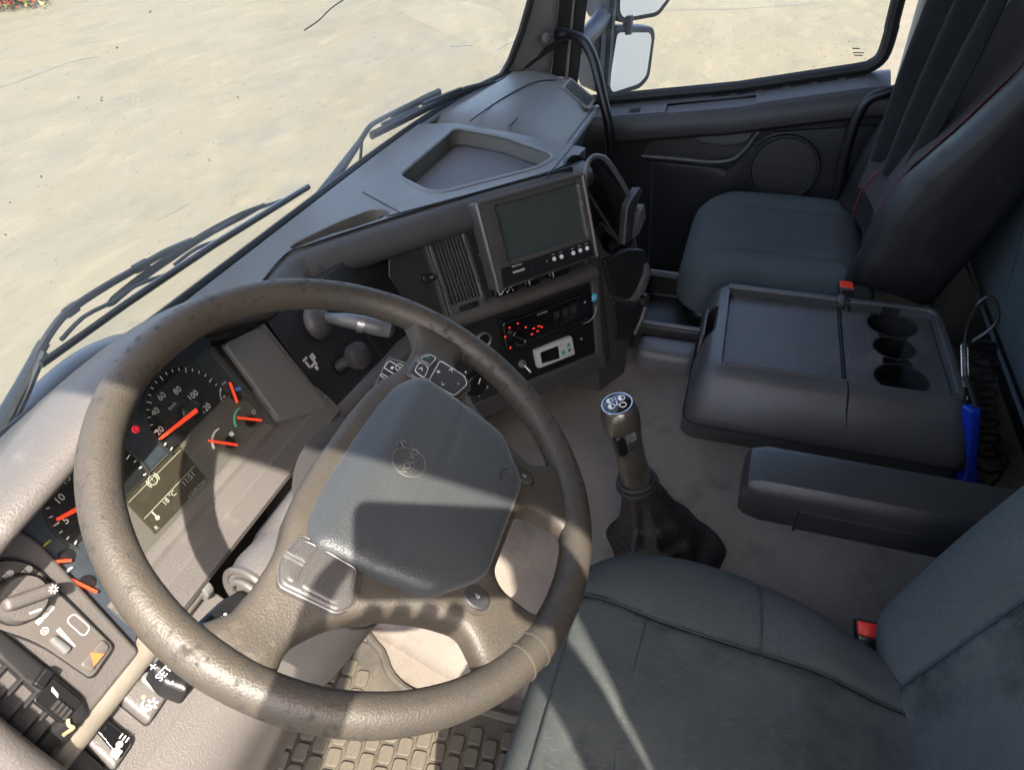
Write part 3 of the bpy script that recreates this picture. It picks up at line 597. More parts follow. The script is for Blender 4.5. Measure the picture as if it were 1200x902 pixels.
for k in range(6):
    y0 = -.16 - .065 * k; g = G(); g.loft([[V3((x, y, sz(y) + .0235)) for x in (1.680, 1.684)] + [V3((x, y, sz(y) + .020)) for x in (1.684, 1.680)] for y in (y0, y0 - .045)]); obj(g, 'demist_slot', 'rubber_black', dr)
g = G(); g.loft([[V3((x, y, sz(y) + b)) for x, b in ((1.642, .0105), (1.655, .0142), (1.655, .0155), (1.642, .012))] for y in (.055, .025)]); obj(g, 'lock_pin_cover', 'rubber_black', dr)
g = G(); g.tube([V3((1.70, y, sz(y) + .034)) for y in np.linspace(.24, -.50, 20)] + [V3(q) for q in spl([(1.70, -.53, -.045), (1.7, -0.5578, -0.0169), (1.7, -0.5623, 0.0528), (1.7, -0.5594, 0.1119), (1.70, -.555, .75)], 5)], .0165, 8); obj(g, 'window_seal', 'rubber_black', dr)
g = G(); g.prism(FD, [(-.27, -.21), (.22, -.15), (.50, -.09), (.555, -.03), (.572, .75), (-.10, .75)], -.055, -.05); obj(g, 'window_pane', 'window_glass', dr)
for k, (u, w_) in enumerate((((1.712, -0.4941, -0.0042), .018), ((1.712, -0.5024, -0.0139), .026), ((1.712, -0.5039, -0.0198), .020))):
    g = G(); fr = Fr(V3(u) + V3((-.001, 0, 0)), (0, -1, 0), (0, 0, 1)); g.box(fr, -w_ / 2, w_ / 2, -.0012, .0012, -.0005, .0005); obj(g, 'glass_print', 'charcoal', dr)
# pocket panel, ledge, handle and speaker
pk = [(1.655, 0.0087, -0.3015), (1.655, 0.0022, -0.2615), (1.655, -0.0315, -0.2349), (1.655, -0.1643, -0.2089), (1.655, -0.2936, -0.1886), (1.655, -0.2832, -0.2444), (1.655, -0.2485, -0.2828), (1.655, -0.1811, -0.2981)]
g = G(); g.panel(FD, rpoly([(-p[1], p[2]) for p in pk], .03), -.01, .007, .006, step=.02); obj(g, 'pocket_panel', 'door_grey', dr)
g = G(); g.tube(spl([(1.648, 0.0103, -0.2967), (1.648, -0.0819, -0.2965), (1.646, -0.1887, -0.2967), (1.644, -0.2445, -0.2816), (1.64, -0.275, -0.2447), (1.636, -0.3079, -0.1907), (1.634, -0.3799, -0.174), (1.632, -0.5192, -0.149)], 6), [.0055] * 43, 8); obj(g, 'ledge', 'sill_grey', dr)
hp = [(1.645, -0.1116, -0.2212), (1.645, -0.2925, -0.1923), (1.645, -0.2735, -0.2372), (1.645, -0.2124, -0.2513), (1.645, -0.1354, -0.2453)]
g = G(); g.panel(FD, rpoly([(-p[1], p[2]) for p in hp], .02), 0, .020, .008, step=.012); obj(g, 'handle_cup', 'sill_grey', dr)
g = G(); g.panel(FD, [( .04, -.72), (.585, -.72), (.585, -.17), (.33, -.205), (.285, -.245), (.235, -.315), (.02, -.31)], -.01, .006, .006, step=.05); obj(g, 'lower_panel', 'door_black', dr)
spk = V3((1.645, -0.3783, -0.2993)); fs = Fr((1.65, spk[1], spk[2]), (0, -1, 0), (0, 0, 1))
g = G(); g.ring(fs, 0, 0, .088, .010, -.01, .010, 48); sp = obj(g, 'speaker', 'door_black', dr, bevel=.003)
g = G(); g.lathe(fs, [(.084, 0), (.083, .006), (.06, .009), (.03, .0105), (.001, .011)], 40)
o = obj(g, 'grille', 'grille', sp)
# door rear edge, B-pillar, grab bar
g = G(); g.box(FZ, 1.655, 1.70, -.64, -.602, -.74, .78); bp_ = obj(g, 'rear_pillar', 'pillar_tan', None, bevel=.008); tag(bp_, 'tan painted door pillar behind the passenger door', 'pillar')
g = G(); g.tube([(1.652, -.655, -.7), (1.652, -.66, 0), (1.652, -.655, .78)], .016, 8); tag(obj(g, 'pillar_seal', 'rubber_black'), 'black rubber seal running along the tan door pillar', 'door seal')
g = G(); g.tube(spl([(1.6, -0.6117, -0.065), (1.6, -0.5766, -0.0748), (1.6, -0.5395, -0.095), (1.6, -0.5231, -0.1392), (1.6, -0.5182, -0.219), (1.6, -0.5229, -0.3095), (1.6, -0.5294, -0.3928), (1.6, -0.5456, -0.4925)], 6), .0135, 10)
tag(obj(g, 'grab_bar', 'black_plastic'), 'black bent grab bar between the passenger door and seat back', 'grab bar')

# ------------------------------------------------------------------ door mirrors outside
mr = root('door_mirror', 'grey twin door mirror on its arm outside the passenger window', 'mirror', (2.0, .18, -.1))
FM = Fr((2.0, .178, 0), (.733, -.68, 0), (0, 0, 1))
def fm(P): return [((V3(p) - FM.o) @ FM.X, p[2]) for p in P]
lg = fm([(2.008, 0.1705, -0.047), (2.1016, 0.0837, -0.0626), (2.1083, 0.0775, -0.0837), (2.1016, 0.0837, -0.191), (2.0802, 0.1036, -0.2133), (2.0026, 0.1756, -0.2236), (1.9941, 0.1835, -0.2006), (1.9983, 0.1796, -0.137)])
def grow(P, d): c = np.mean(P, 0); return [tuple(c + (np.array(p) - c) * (1 + d / (np.linalg.norm(np.array(p) - c) + 1e-9))) for p in P]
g = G(); g.panel(FM, rpoly(grow(lg, .020), .02), -.05, .006, .005, step=.03); h1_ = obj(g, 'lower_housing', 'mirror_housing', mr)
g = G(); g.prism(FM, rpoly(lg, .014), .004, .0075); obj(g, 'lower_glass', 'mirror_glass', h1_)
ug = fm([(2.0015, 0.1766, 0.1976), (2.1405, 0.0476, 0.1839), (2.148, 0.0407, 0.0325), (2.1168, 0.0697, -0.0062), (2.0249, 0.1549, -0.009), (2.0121, 0.1667, 0.0072)])
g = G(); g.panel(FM, rpoly(grow(ug, .018), .02), -.05, .006, .005, step=.03); h2_ = obj(g, 'upper_housing', 'mirror_housing', mr)
g = G(); g.prism(FM, rpoly(ug, .014), .004, .0075); obj(g, 'upper_glass', 'mirror_glass', h2_)
back = lambda p, k: V3(p) + V3((.10 * k, .16 * k, 0))
g = G(); g.loft([[back(p, k) * s + back((2.0446, 0.1366, -0.133), k) * (1 - s) for p in ((1.961, 0.2141, -0.0488), (2.0962, 0.0888, -0.0567), (2.092, 0.0926, -0.1997), (1.9683, 0.2074, -0.2268))] for k, s in ((.05, 1.02), (.5, .95), (.9, .6))]); obj(g, 'lower_shell', 'mirror_housing', mr, bevel=.02, seg=4)
g = G(); g.loft([[back(p, k) * s + back((2.0528, 0.129, 0.105), k) * (1 - s) for p in ((1.9813, 0.1954, 0.2038), (2.1425, 0.0458, 0.1881), (2.1351, 0.0526, 0.0104), (1.9833, 0.1935, -0.0238))] for k, s in ((.05, 1.02), (.5, .95), (.9, .6))]); obj(g, 'upper_shell', 'mirror_housing', mr, bevel=.02, seg=4)
g = G(); g.tube(spl([(1.76, 0.2655, -0.0555), (1.84, 0.2346, -0.0345), (1.95, 0.2136, -0.0087), (2.06, 0.1971, 0.0478), (2.08, 0.1977, 0.1678)], 6), .028, 10); obj(g, 'arm', 'mirror_housing', mr)
g = G(); g.tube([(2.0389, 0.142, -0.004), (2.0398, 0.1411, -0.0572)], .016, 8); obj(g, 'link', 'mirror_housing', mr)
g = G(); g.tube([(1.9948, 0.1828, 0.1983), (1.9844, 0.1925, -0.0479), (1.9817, 0.195, -0.1981)], .020, 8); obj(g, 'post', 'mirror_housing', mr)
# painted side of the cab behind the door, seen in the mirror
shell('cab_outer_side', G().box(FZ, 1.78, 1.82, -7.5, -.62, -1.35, 1.2), 'body_white')

# ================================================================== dashboard
dash = root('dashboard', 'grey truck dashboard with instrument cluster, centre stack and storage trays under the windscreen', 'dashboard', (.5, .25, -.3))
T22 = radians(22)
FU = Fr(FS.p(0, .17), FS.X, (sin(A40) * sin(T22), cos(A40) * sin(T22), cos(T22)))    # upper part of the centre stack
A25 = radians(25)
FRt = Fr((.825, -.052, -.4), (cos(A25), -sin(A25), 0), (sin(A25) * sin(T10), cos(A25) * sin(T10), cos(T10)))   # its right-hand facet
FL = Fr((0, .225, -.24), (1, 0, 0), (0, .77, .64))                                 # sloping switch row under the trim strip

# ---- top with recessed tray and slot
def xy(p): return (p[0], p[1])
seam = [V3(p) for p in ((.255, .335, -.056), (.335, .352, -.053), (0.4249, 0.3634, -0.05), (0.4654, 0.3431, -0.05), (0.5095, 0.3153, -0.05), (0.6022, 0.2498, -0.05), (0.7196, 0.1615, -0.05), (0.8519, 0.0583, -0.05), (0.9303, 0.0352, -0.05))]
tray = [(0.759, 0.3371, -0.05), (1.0286, 0.3351, -0.05), (1.0441, 0.3176, -0.05), (1.017, 0.2123, -0.05), (0.9464, 0.0904, -0.05), (0.9206, 0.0766, -0.05), (0.8619, 0.0906, -0.05), (0.7089, 0.2214, -0.05), (0.7052, 0.2524, -0.05)]
slot = [(0.4502, 0.3671, -0.05), (0.4715, 0.3664, -0.05), (0.5449, 0.3423, -0.05), (0.6028, 0.3176, -0.05), (0.6152, 0.2967, -0.05), (0.6022, 0.2778, -0.05), (0.5754, 0.2881, -0.05), (0.5016, 0.3337, -0.05), (0.4506, 0.3539, -0.05)]
trayP = rpoly([xy(p) for p in tray], .025, 4); slotP = rpoly([xy(p) for p in slot], .012, 3); _c = np.mean(slotP, 0); slotP = [tuple(_c + (np.array(p) - _c) * np.array([1.04, 1.12])) for p in slotP]
outline = [(x, glass_y(x) - .012) for x in np.linspace(.14, 1.05, 14)] + [(1.075, .34), (1.045, .22), (1.01, .10), (.985, .03)] + [xy(p) for p in seam[::-1]] + [(.14, .37)]
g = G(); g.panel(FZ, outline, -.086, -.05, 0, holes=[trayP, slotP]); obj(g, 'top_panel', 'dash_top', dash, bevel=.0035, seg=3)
def loop3(P, z): return [V3((a, b, z)) for a, b in P]
g = G(); g.tube(loop3(trayP, -.0515), .0065, 8, closed=True, flat=.6, up=(0, 0, 1)); obj(g, 'tray_rim', 'dash_top', dash)
g = G(); c = np.mean(trayP, 0); g.prism(FZ, [tuple(c + (np.array(p) - c) * 1.02) for p in trayP], -.094, -.084); tf = obj(g, 'tray_floor', 'tray_floor', dash)
g = G(); g.tube(loop3([tuple(c + (np.array(p) - c) * .93) for p in trayP], -.0839), .0012, 6, closed=True); obj(g, 'floor_groove', 'rubber_black', tf)
g = G(); c = np.mean(slotP, 0); g.prism(FZ, [tuple(c + (np.array(p) - c) * 1.03) for p in slotP], -.086, -.079); obj(g, 'slot_floor', 'void_black', dash)  # black floor paints in the deep shade of the slot
g = G(); g.tube(loop3([tuple(c + (np.array(p) - c) * np.array([1.08, 1.22])) for p in slotP], -.0510), .0026, 8, closed=True, flat=.6, up=(0, 0, 1)); obj(g, 'slot_rim', 'dash_top', dash)
for a, b in (((0.6733, 0.3616, -0.0495), (0.6015, 0.2479, -0.0495)), ((0.8148, 0.0643, -0.0495), (1.0188, 0.0565, -0.0495))):
    g = G(); g.tube([a, b], .0011, 5); obj(g, 'panel_joint', 'rubber_black', dash)
g = G(); g.tube([p + V3((0, 0, .001)) for p in spl(seam[1:], 4)], .0016, 5); obj(g, 'panel_joint', 'rubber_black', dash)
# ---- padded lip under the seam
def norms(P):
    out = []
    for i in range(len(P)):
        d = unit(V3(P[min(i + 1, len(P) - 1)]) - V3(P[max(i - 1, 0)])); out.append(unit((d[1], -d[0], 0)))
    return out
lp = spl(seam, 4)
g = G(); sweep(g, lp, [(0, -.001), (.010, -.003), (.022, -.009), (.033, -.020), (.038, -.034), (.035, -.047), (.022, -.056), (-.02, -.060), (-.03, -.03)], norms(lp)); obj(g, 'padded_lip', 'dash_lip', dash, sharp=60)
# ---- hood over the instruments
g = G(); sec = []
for x, yf, zf in ((-.34, .285, -.075), (-.26, .262, -.045), (-.20, .252, -.018), (-.165, .25, -.005), (-.12, .25, .001), (-.083, .25, .007), (-.03, .25, .017), (.035, .25, .032), (.10, .252, .030), (.16, .258, .014), (.21, .268, -.010), (.25, .28, -.036), (.285, .295, -.062), (.33, .32, -.075)):
    yw = glass_y(x) - .012
    zb = min(zf + .012, -.045 + max(0, zf) * .35)
    sec.append([V3((x, y, z)) for y, z in ((yf + .004, zf - .006), (yf - .005, zf + .001), (yf - .006, zf + .010), (yf + .002, zf + .0185), (yf + .016, zf + .023), (yf + .05, zf + .022), (yf * .5 + yw * .5 + .02, (zf + .02) * .5 + zb * .5 + .004), (yw, zb), (yw, -.10), (yf + .09, zf - .055), (yf + .05, zf - .03), (yf + .02, zf - .012))])
g.loft(sec); obj(g, 'instrument_hood', 'dash_grey', dash, sub=1)
g = G(); g.box(FC, -.36, .28, .10, .185, -.09, -.05); obj(g, 'hood_back', 'void_black', dash)

# ---- instrument cluster
cl = obj(G().box(FC, -.13, .186, .035, .205, -.03, -.004), 'instrument_cluster', 'cluster_grey', dash, bevel=.002)
g = G(); g.prism(FC, [(-.125, .118), (.052, .118), (.15, .118), (.183, .096), (.183, .20), (-.125, .20)], -.004, -.001); obj(g, 'dial_backing', 'dial_blue', cl)
g = G(); g.prism(FC, [(-.125, .0), (-.062, .045), (-.066, .118), (-.125, .118)], -.004, -.0012); obj(g, 'dial_backing', 'dial_blue', cl)
def sector(cx, cy, r, lo): return [p for p in circ(cx, cy, r, 60) if p[1] >= lo]
g = G(); g.box(FC, -.060, .044, .1155, .1170, -.004, .0); obj(g, 'dial_edge_trim', 'trim_dim', cl)
SPC = (.098, .1336); TAC = (-.043, .134)
for nm, (cx, cy) in (('speedometer', SPC), ('tachometer', TAC)):
    P = sector(cx, cy, .055, cy - .019)
    g = G(); g.prism(FC, P, -.001, .0015); obj(g, nm, 'dial_black', cl)
    g = G(); g.ring(FC, cx, cy, .0555, .0018, -.001, .0035, 60, -20, 200); obj(g, 'dial_ring', 'charcoal', cl)
    g = G(); g.lathe(FC.at(cx, cy), [(.0135, .001), (.0135, .006), (.011, .008), (.001, .0085)], 24); obj(g, 'needle_hub', 'black_plastic', cl)
    for k in range(25):
        a = radians(207 - 234 * k / 24); L_ = .006 if k % 4 == 0 else .0035
        if .053 * sin(a) < -.018: continue
        g = G(); fr = FC.at(cx, cy).rot(a); g.box(fr, .053 - L_, .053, -.0006, .0006, .0016, .0019); obj(g, 'tick', 'white_print', cl)
g = G(); a0 = np.array((0.0439, 0.1366)); a1 = np.array((0.1011, 0.1316)); d = unit(list(a1 - a0) + [0])[:2]; nn = np.array([-d[1], d[0]])
g.prism(FC, [tuple(a0 - nn * .0012), tuple(a1 - nn * .0026), tuple(a1 + nn * .0026), tuple(a0 + nn * .0012)], .006, .0095); obj(g, 'needle', 'needle_red', cl)
def bar(fr, a, b, w, h0, h1, name, m, par, w2=None):
    a = np.array(a); b = np.array(b); d = (b - a) / np.linalg.norm(b - a); n_ = np.array([-d[1], d[0]]); w2 = w if w2 is None else w2
    g = G(); g.prism(fr, [tuple(a - n_ * w / 2), tuple(b - n_ * w2 / 2), tuple(b + n_ * w2 / 2), tuple(a + n_ * w / 2)], h0, h1); return obj(g, name, m, par)
bar(FC, (-0.0909, 0.1485), (-0.0584, 0.1391), .003, .006, .009, 'needle', 'needle_red', cl, .005)
for t_, p in (('20', (0.053, 0.1419)), ('40', (0.0643, 0.1603)), ('60', (0.0829, 0.1682)), ('80', (0.1032, 0.1614)), ('100', (0.1143, 0.1451)), ('120', (0.1163, 0.1238)), ('5', (-0.0836, 0.1409)), ('10', (-0.0733, 0.1598)), ('15', (-0.0561, 0.17)), ('20', (-0.0306, 0.1745))):
    text('numeral', t_, .0105, FC, p[0], p[1], .0018, 'white_print', cl)
text('numeral', 'km/h', .006, FC, *(0.0852, 0.1524), .0018, 'white_print', cl)
# small gauges
def gauge(c, a0, a1, n0, n1, col_):
    g = G(); g.ring(FC, c[0], c[1], .018, .0014, -.0012, .0018, 24, a0, a1); obj(g, 'gauge_arc', col_, cl)
    g = G(); g.disc(FC, c[0] + .004, c[1] - .004, .0075, -.0012, .0012, 20); obj(g, 'gauge_hub', 'black_plastic', cl)
    bar(FC, n0, n1, .0026, .003, .0050, 'needle', 'needle_red', cl)
gauge(tuple((0.1586, 0.1122)), 75, 165, (0.165, 0.1266), (0.1545, 0.1016), 'grey_print')
gauge(tuple((0.1511, 0.0763)), 75, 165, (0.1409, 0.0888), (0.166, 0.064), 'green_arc')
gauge(tuple((0.108, 0.0776)), 75, 165, (0.0896, 0.0949), (0.1158, 0.0652), 'white_print')
gauge(tuple((-0.1103, 0.1194)), 75, 165, (-0.1221, 0.1244), (-0.1074, 0.1101), 'yellow_arc')
gauge(tuple((-0.1147, 0.0864)), 75, 165, (-0.1201, 0.0978), (-0.1126, 0.07), 'white_print')
bar(FC, (0.1664, 0.1145), (0.1741, 0.1115), .004, .0015, .002, 'gauge_mark', 'blue_print', cl)
bar(FC, (0.1196, 0.0787), (0.1247, 0.0786), .005, -.0012, .0006, 'gauge_mark', 'white_print', cl)
text('gauge_mark', 'O', .008, FC, *(0.1672, 0.0774), .001, 'white_print', cl)
g = G(); g.disc(FC, *(0.0342, 0.1602), .0040, -.0035, .0012, 24); obj(g, 'warning_lamp', 'red_lamp', cl)
g = G(); g.ring(FC, *(0.0342, 0.1602), .0028, .0008, .0012, .0016, 20); obj(g, 'lamp_symbol', 'dial_black', cl)
# message display
D = [(-0.0272, 0.1129), (0.0619, 0.1155), (0.0598, 0.0616), (-0.0287, 0.0632)]
g = G(); g.prism(FC, [tuple(p) for p in D], -.006, -.0025); disp = obj(g, 'display', 'lcd_brown', cl, bevel=.0008)
dx0, dx1 = -.028, .061; du1 = D[0][1]; du0 = D[3][1]
g = G(); g.box(FC, dx0 + .002, dx1 - .002, du1 - .0045, du1 - .0040, -.0025, -.0022); obj(g, 'display_line', 'lcd_text', cl)
g = G(); g.box(FC, dx0 + .002, dx1 - .002, du1 - .0290, du1 - .0284, -.0025, -.0022); obj(g, 'display_line', 'lcd_text', cl)
tx = lambda s, u, v, z, al='CENTER': text('display_text', s, z, FC, u, v, -.0022, 'lcd_text', cl, align=al)
bc = (0.0104, 0.107)
g = G(); g.ring(FC, bc[0], bc[1], .0052, .0010, -.0024, -.0021, 28); obj(g, 'brake_symbol', 'lcd_text', cl)
for s in (-1, 1):
    g = G(); g.ring(FC, bc[0], bc[1], .0075, .0011, -.0024, -.0021, 12, 90 + s * 90 - 38, 90 + s * 90 + 38); obj(g, 'brake_symbol', 'lcd_text', cl)
tx('!', bc[0], bc[1], .009); tx('18 °C', *(0.0102, 0.0797), .0085); tx('11:51', *(0.0424, 0.0788), .0095); tx('113191.5 km', *(0.0416, 0.0639), .0058); tx('R', *(-0.0232, 0.0674), .007)
g = G(); q = (-0.0147, 0.0744); g.disc(FC, q[0], q[1], .0026, -.0024, -.0021, 16); g.box(FC, q[0] - .0008, q[0] + .0008, q[1], q[1] + .010, -.0024, -.0021); obj(g, 'thermometer_symbol', 'lcd_text', cl)
g = G(); g.box(FC, -.112, .181, .063, .178, .0108, .0116); obj(g, 'clear_lens', 'lens_glass', cl)
# lower panel of the cluster with its stepped facets
prof = [(.060, -.006), (.052, -.002), (.046, .002), (.040, .002), (.036, .007), (.022, .011), (.020, .013), (.004, .016), (-.006, .018), (-.012, .014), (-.012, -.04), (.060, -.04)]
g = G(); g.loft([[FC.p(x, u, h) for u, h in prof] for x in (-.114, .02, .15, .272)]); obj(g, 'cluster_sill', 'dash_grey', dash, sharp=25)
# right cheek of the binnacle and the slim bezels beside it
wq = [(0.1878, 0.1682), (0.2521, 0.154), (0.2573, 0.0078), (0.1819, 0.0463)]
g = G(); g.prism(FC, rpoly([tuple(p) for p in wq], .006), -.05, .014); obj(g, 'binnacle_cheek', 'cheek_grey', dash, bevel=.005, seg=3)
for u0, u1, h_, m_ in (((0.177, 0.1715), (0.1776, 0.0447), .004, 'dash_lip'), ((0.1877, 0.1689), (0.1872, 0.0464), .006, 'fascia')):
    bar(FC, u0, u1, .006, -.03, h_, 'bezel', m_, dash)
bar(FC, (0.2542, 0.1541), (0.2586, 0.0068), .0035, -.02, .0165, 'cheek_edge', 'dash_grey', dash)
# dark panel beside the binnacle
g = G(); g.prism(FC, [(.270, -.02), (.56, -.02), (.56, .135), (.33, .145), (.275, .15)], -.03, .003); obj(g, 'switch_fascia', 'fascia', dash, bevel=.002)
g = G(); g.box(FC, .42, .425, -.02, .16, .003, .0045); obj(g, 'fascia_joint', 'charcoal', dash)
g = G(); g.prism(FC, [tuple((0.4254, 0.1045)), tuple((0.6738, 0.0567)), tuple((0.5833, 0.0023)), tuple((0.4992, -0.0078))], .003, .006); obj(g, 'blank_cover', 'black_plastic', dash, bevel=.002)
bq = (0.2981, 0.0645)
for dx, dy, w_, h_ in ((-.010, .012, .010, .0035), (-.012, .004, .004, .010), (-.004, -.002, .012, .0035), (.004, .006, .009, .009), (-.002, -.009, .005, .006), (.002, .0, .003, .012)):
    g = G(); g.box(FC, bq[0] + dx - w_ / 2, bq[0] + dx + w_ / 2, bq[1] + dy - h_ / 2, bq[1] + dy + h_ / 2, .003, .0036); obj(g, 'printed_symbol', 'grey_print', dash)
kb = (0.3324, 0.0319); g = G(); g.tube([FC.p(kb[0], kb[1], 0), FC.p(kb[0] + .010, kb[1] + .002, .030)], .0085, 14); kn = obj(g, 'pull_knob', 'charcoal', dash)
g = G(); fr = Fr(FC.p(kb[0] + .010, kb[1] + .002, .030), FC.X, FC.Y); g.lathe(fr, [(.013, -.004), (.0195, 0), (.021, .008), (.0195, .016), (.012, .020), (.001, .021)], 28); obj(g, 'cap', 'charcoal', kn)
g = G(); g.ring(FC, kb[0], kb[1], .0125, .005, .002, .005, 24); obj(g, 'collar', 'black_plastic', kn)
# trailer brake hand lever
lb = (0.3487, 0.1019)
g = G(); g.lathe(FC.at(*lb), [(.027, 0), (.027, .006), (.023, .014), (.015, .020), (.001, .023)], 32); lv = obj(g, 'brake_lever', 'dash_lip', dash)
g = G(); g.ring(FC, lb[0], lb[1], .029, .004, .0, .006, 36); obj(g, 'boot_ring', 'black_plastic', lv)
P = [FC.p(lb[0] + .008, lb[1] - .002, .016), (0.3432, 0.2404, -0.0939), (0.3475, 0.2162, -0.0968), (0.3562, 0.1886, -0.1062), (0.3661, 0.1731, -0.1141), (0.3672, 0.1684, -0.1154)]
g = G(); g.tube(spl(P, 4), np.interp(np.linspace(0, 1, 21), [0, .15, .3, .55, .8, .95, 1], [.007, .008, .0105, .0122, .0125, .0095, .003]), 16); obj(g, 'handle', 'stalk_silver', lv)
g = G(); g.tube([(0.3491, 0.2119, -0.0985), (0.3522, 0.2034, -0.1019)], .0142, 18); obj(g, 'release_collar', 'dull_steel', lv)

# ---- trim strip that runs along the whole dash
strip = [(-.285, .238, -.213), (-.15, .238, -.214), (-.04, .238, -.215)]
strip2 = [V3((.165, .236, -.216)), V3((.27, .233, -.217)), V3((.34, .226, -.221)), V3((.42, .214, -.226)), V3((.49, .200, -.229))] + [FS.p(h, .168, .004) for h in (-.25, -.18, -.08, .02, .075)]
pr = [(-.02, -.012), (.006, -.013), (.013, -.010), (.017, -.003), (.017, .005), (.012, .011), (.004, .014), (-.02, .014)]
g = G(); sweep(g, strip, pr, [(0, -1, 0)] * 3); obj(g, 'trim_strip', 'trim_champagne', dash, sharp=50)
g = G(); sp2 = spl(strip2, 5); sweep(g, sp2, pr, norms(sp2)); obj(g, 'trim_strip', 'trim_dim', dash, sharp=50)  # same strip past the column, its shade put into a darker colour
for p in ((-.036, .227, -.215), (.161, .226, -.216)):
    g = G(); g.tube([V3(p) - V3((.006, 0, 0)), V3(p) + V3((.006, 0, 0))], .013, 12); obj(g, 'strip_end', 'stalk_silver', dash, bevel=.002)

# ---- centre stack, upper fascia
g = G(); g.prism(FU, [(-.36, -.02), (.078, -.02), (.078, .20), (-.30, .20)], -.05, 0); obj(g, 'stack_fascia', 'fascia', dash, bevel=.003)
vq = rpoly([(-.241, .001), (-.164, .001), (-.174, .153), (-.248, .153)], .006)
g = G(); g.panel(FU, vq, 0, .010, .003, holes=[[(-.231, .026), (-.174, .026), (-.183, .144), (-.239, .144)]], step=.012); vent = obj(g, 'air_vent', 'dash_lip', dash)
g = G(); g.prism(FU, [(-.233, .024), (-.172, .024), (-.181, .146), (-.241, .146)], -.004, .0012); obj(g, 'duct', 'void_black', vent)
for k in range(8):
    x = -.2265 + .0066 * k; g = G(); g.prism(FU, [(x, .026), (x + .0020, .026), (x - .0065, .144), (x - .0085, .144)], .003, .0085); obj(g, 'slat', 'trim_dim', vent)
for k in range(5):
    y = .045 + .021 * k; g = G(); g.box(FU, -.236, -.177, y, y + .0016, .001, .0035); obj(g, 'cross_slat', 'charcoal', vent)
g = G(); g.prism(FU, rrect(-.222, .010, -.182, .020, .004), .009, .0125); obj(g, 'thumb_slot', 'black_plastic', vent, bevel=.0015)
for k in range(6):
    g = G(); g.box(FU, -.218 + .004 * k, -.2165 + .004 * k, .0115, .0185, .0125, .0135); obj(g, 'thumb_ridge', 'charcoal', vent)
g = G(); g.prism(FU, [(-.250, .085), (-.246, .085), (-.252, .150), (-.256, .150)], 0, .012); g.prism(FU, [(-.247, .0), (-.243, .0), (-.248, .080), (-.252, .080)], 0, .012); obj(g, 'vent_side_rail', 'trim_dim', vent)
g = G(); g.tube([FU.p(-.262, .083, .004), FU.p(-.250, .082, .012)], .006, 10); g.disc(FU, -.264, .083, .0085, .0, .012, 16); obj(g, 'vent_catch', 'black_plastic', vent, bevel=.002)
g = G(); g.prism(FU, [(-.165, .0), (-.162, .0), (-.170, .165), (-.173, .165)], 0, .004); obj(g, 'fascia_joint', 'charcoal', dash)
for p in ((-0.16, 0.1365), (-0.153, 0.0934)):
    g = G(); g.disc(FU, p[0], p[1], .0022, 0, .002, 12); obj(g, 'screw', 'dull_steel', dash)
# knob row under the monitor
for (a, b, c_, d_), kind_ in (((-.148, .012, -.095, .070), 2), ((-.083, .012, -.048, .034), 1), ((-.030, .012, .020, .034), 1)):
    g = G(); g.panel(FU, rrect(a, b, c_, d_, .008), 0, .012, .004, step=.008); sw = obj(g, 'control_knob' if kind_ == 1 else 'heater_switch', 'gloss_black', dash)
    g = G(); g.box(FU, (a + c_) / 2 - .006, (a + c_) / 2 + .008, d_ - .008, d_ - .0055, .012, .0125); obj(g, 'marking', 'white_print', sw)
    g = G(); g.box(FU, a + .008, a + .0105, b + .003, d_ - .009, .012, .0128); obj(g, 'pointer', 'grey_print', sw)
    if kind_ == 2:
        for q in range(7):
            g = G(); xx = a + .014 + .004 * q + random.uniform(-.001, .001); yy = b + .005 + (q % 3) * .003; g.disc(FU, xx, yy, .0016, .012, .0126, 8); obj(g, 'marking', 'white_print', sw)
# ---- lower part: radio panel in its frame
g = G(); g.prism(FS, [(-.36, -.045), (.082, -.045), (.082, .17), (-.36, .17)], -.05, -.002); obj(g, 'stack_lower', 'fascia', dash, bevel=.003)
g = G(); g.prism(FS, rrect(-.150, -.004, .070, .140, .006), -.002, .0025); rp_ = obj(g, 'radio_panel', 'black_plastic', dash, bevel=.001)
g = G(); g.prism(FS, [(.066, -.02), (.082, -.02), (.082, .158), (.066, .158)], -.002, .010); obj(g, 'panel_frame', 'trim_dim', dash, bevel=.003)
g = G(); g.prism(FS, [(-.33, -.045), (.090, -.045), (.090, -.004), (-.33, -.004)], -.004, .010); obj(g, 'panel_frame', 'dash_lip', dash, bevel=.006, seg=3)
g = G(); g.panel(FS, rrect(-.142, .078, .064, .134, .007), .0025, .011, .003, step=.01); ra = obj(g, 'car_radio', 'gloss_black', dash)
kc = (-.117, .100)
g = G(); g.lathe(FS.at(*kc), [(.019, .010), (.019, .022), (.0165, .026), (.006, .0265), (.001, .026)], 32); vk = obj(g, 'volume_knob', 'gloss_black', ra)
g = G(); g.ring(FS, kc[0], kc[1], .0135, .002, .026, .0275, 24, 200, 320); obj(g, 'knob_glint', 'chrome', ra)
g = G(); g.box(FS.at(*kc).rot(radians(-35)), -.012, .012, -.0012, .0012, .0262, .0272); obj(g, 'knob_glint', 'chrome', ra)
for a in (25, 75, 120, 165, 230, 290, 340):
    g = G(); g.disc(FS, kc[0] + .0245 * cos(radians(a)), kc[1] + .0245 * sin(radians(a)), .0017, .0105, .0115, 8); obj(g, 'backlit_mark', 'radio_red', ra)
for p in ((-.083, .092), (-.078, .102), (-.070, .094), (-.066, .103), (-.06, .099)):
    g = G(); g.box(FS, p[0] - .0025, p[0] + .0025, p[1] - .001, p[1] + .001, .0105, .0114); obj(g, 'backlit_mark', 'radio_red', ra)
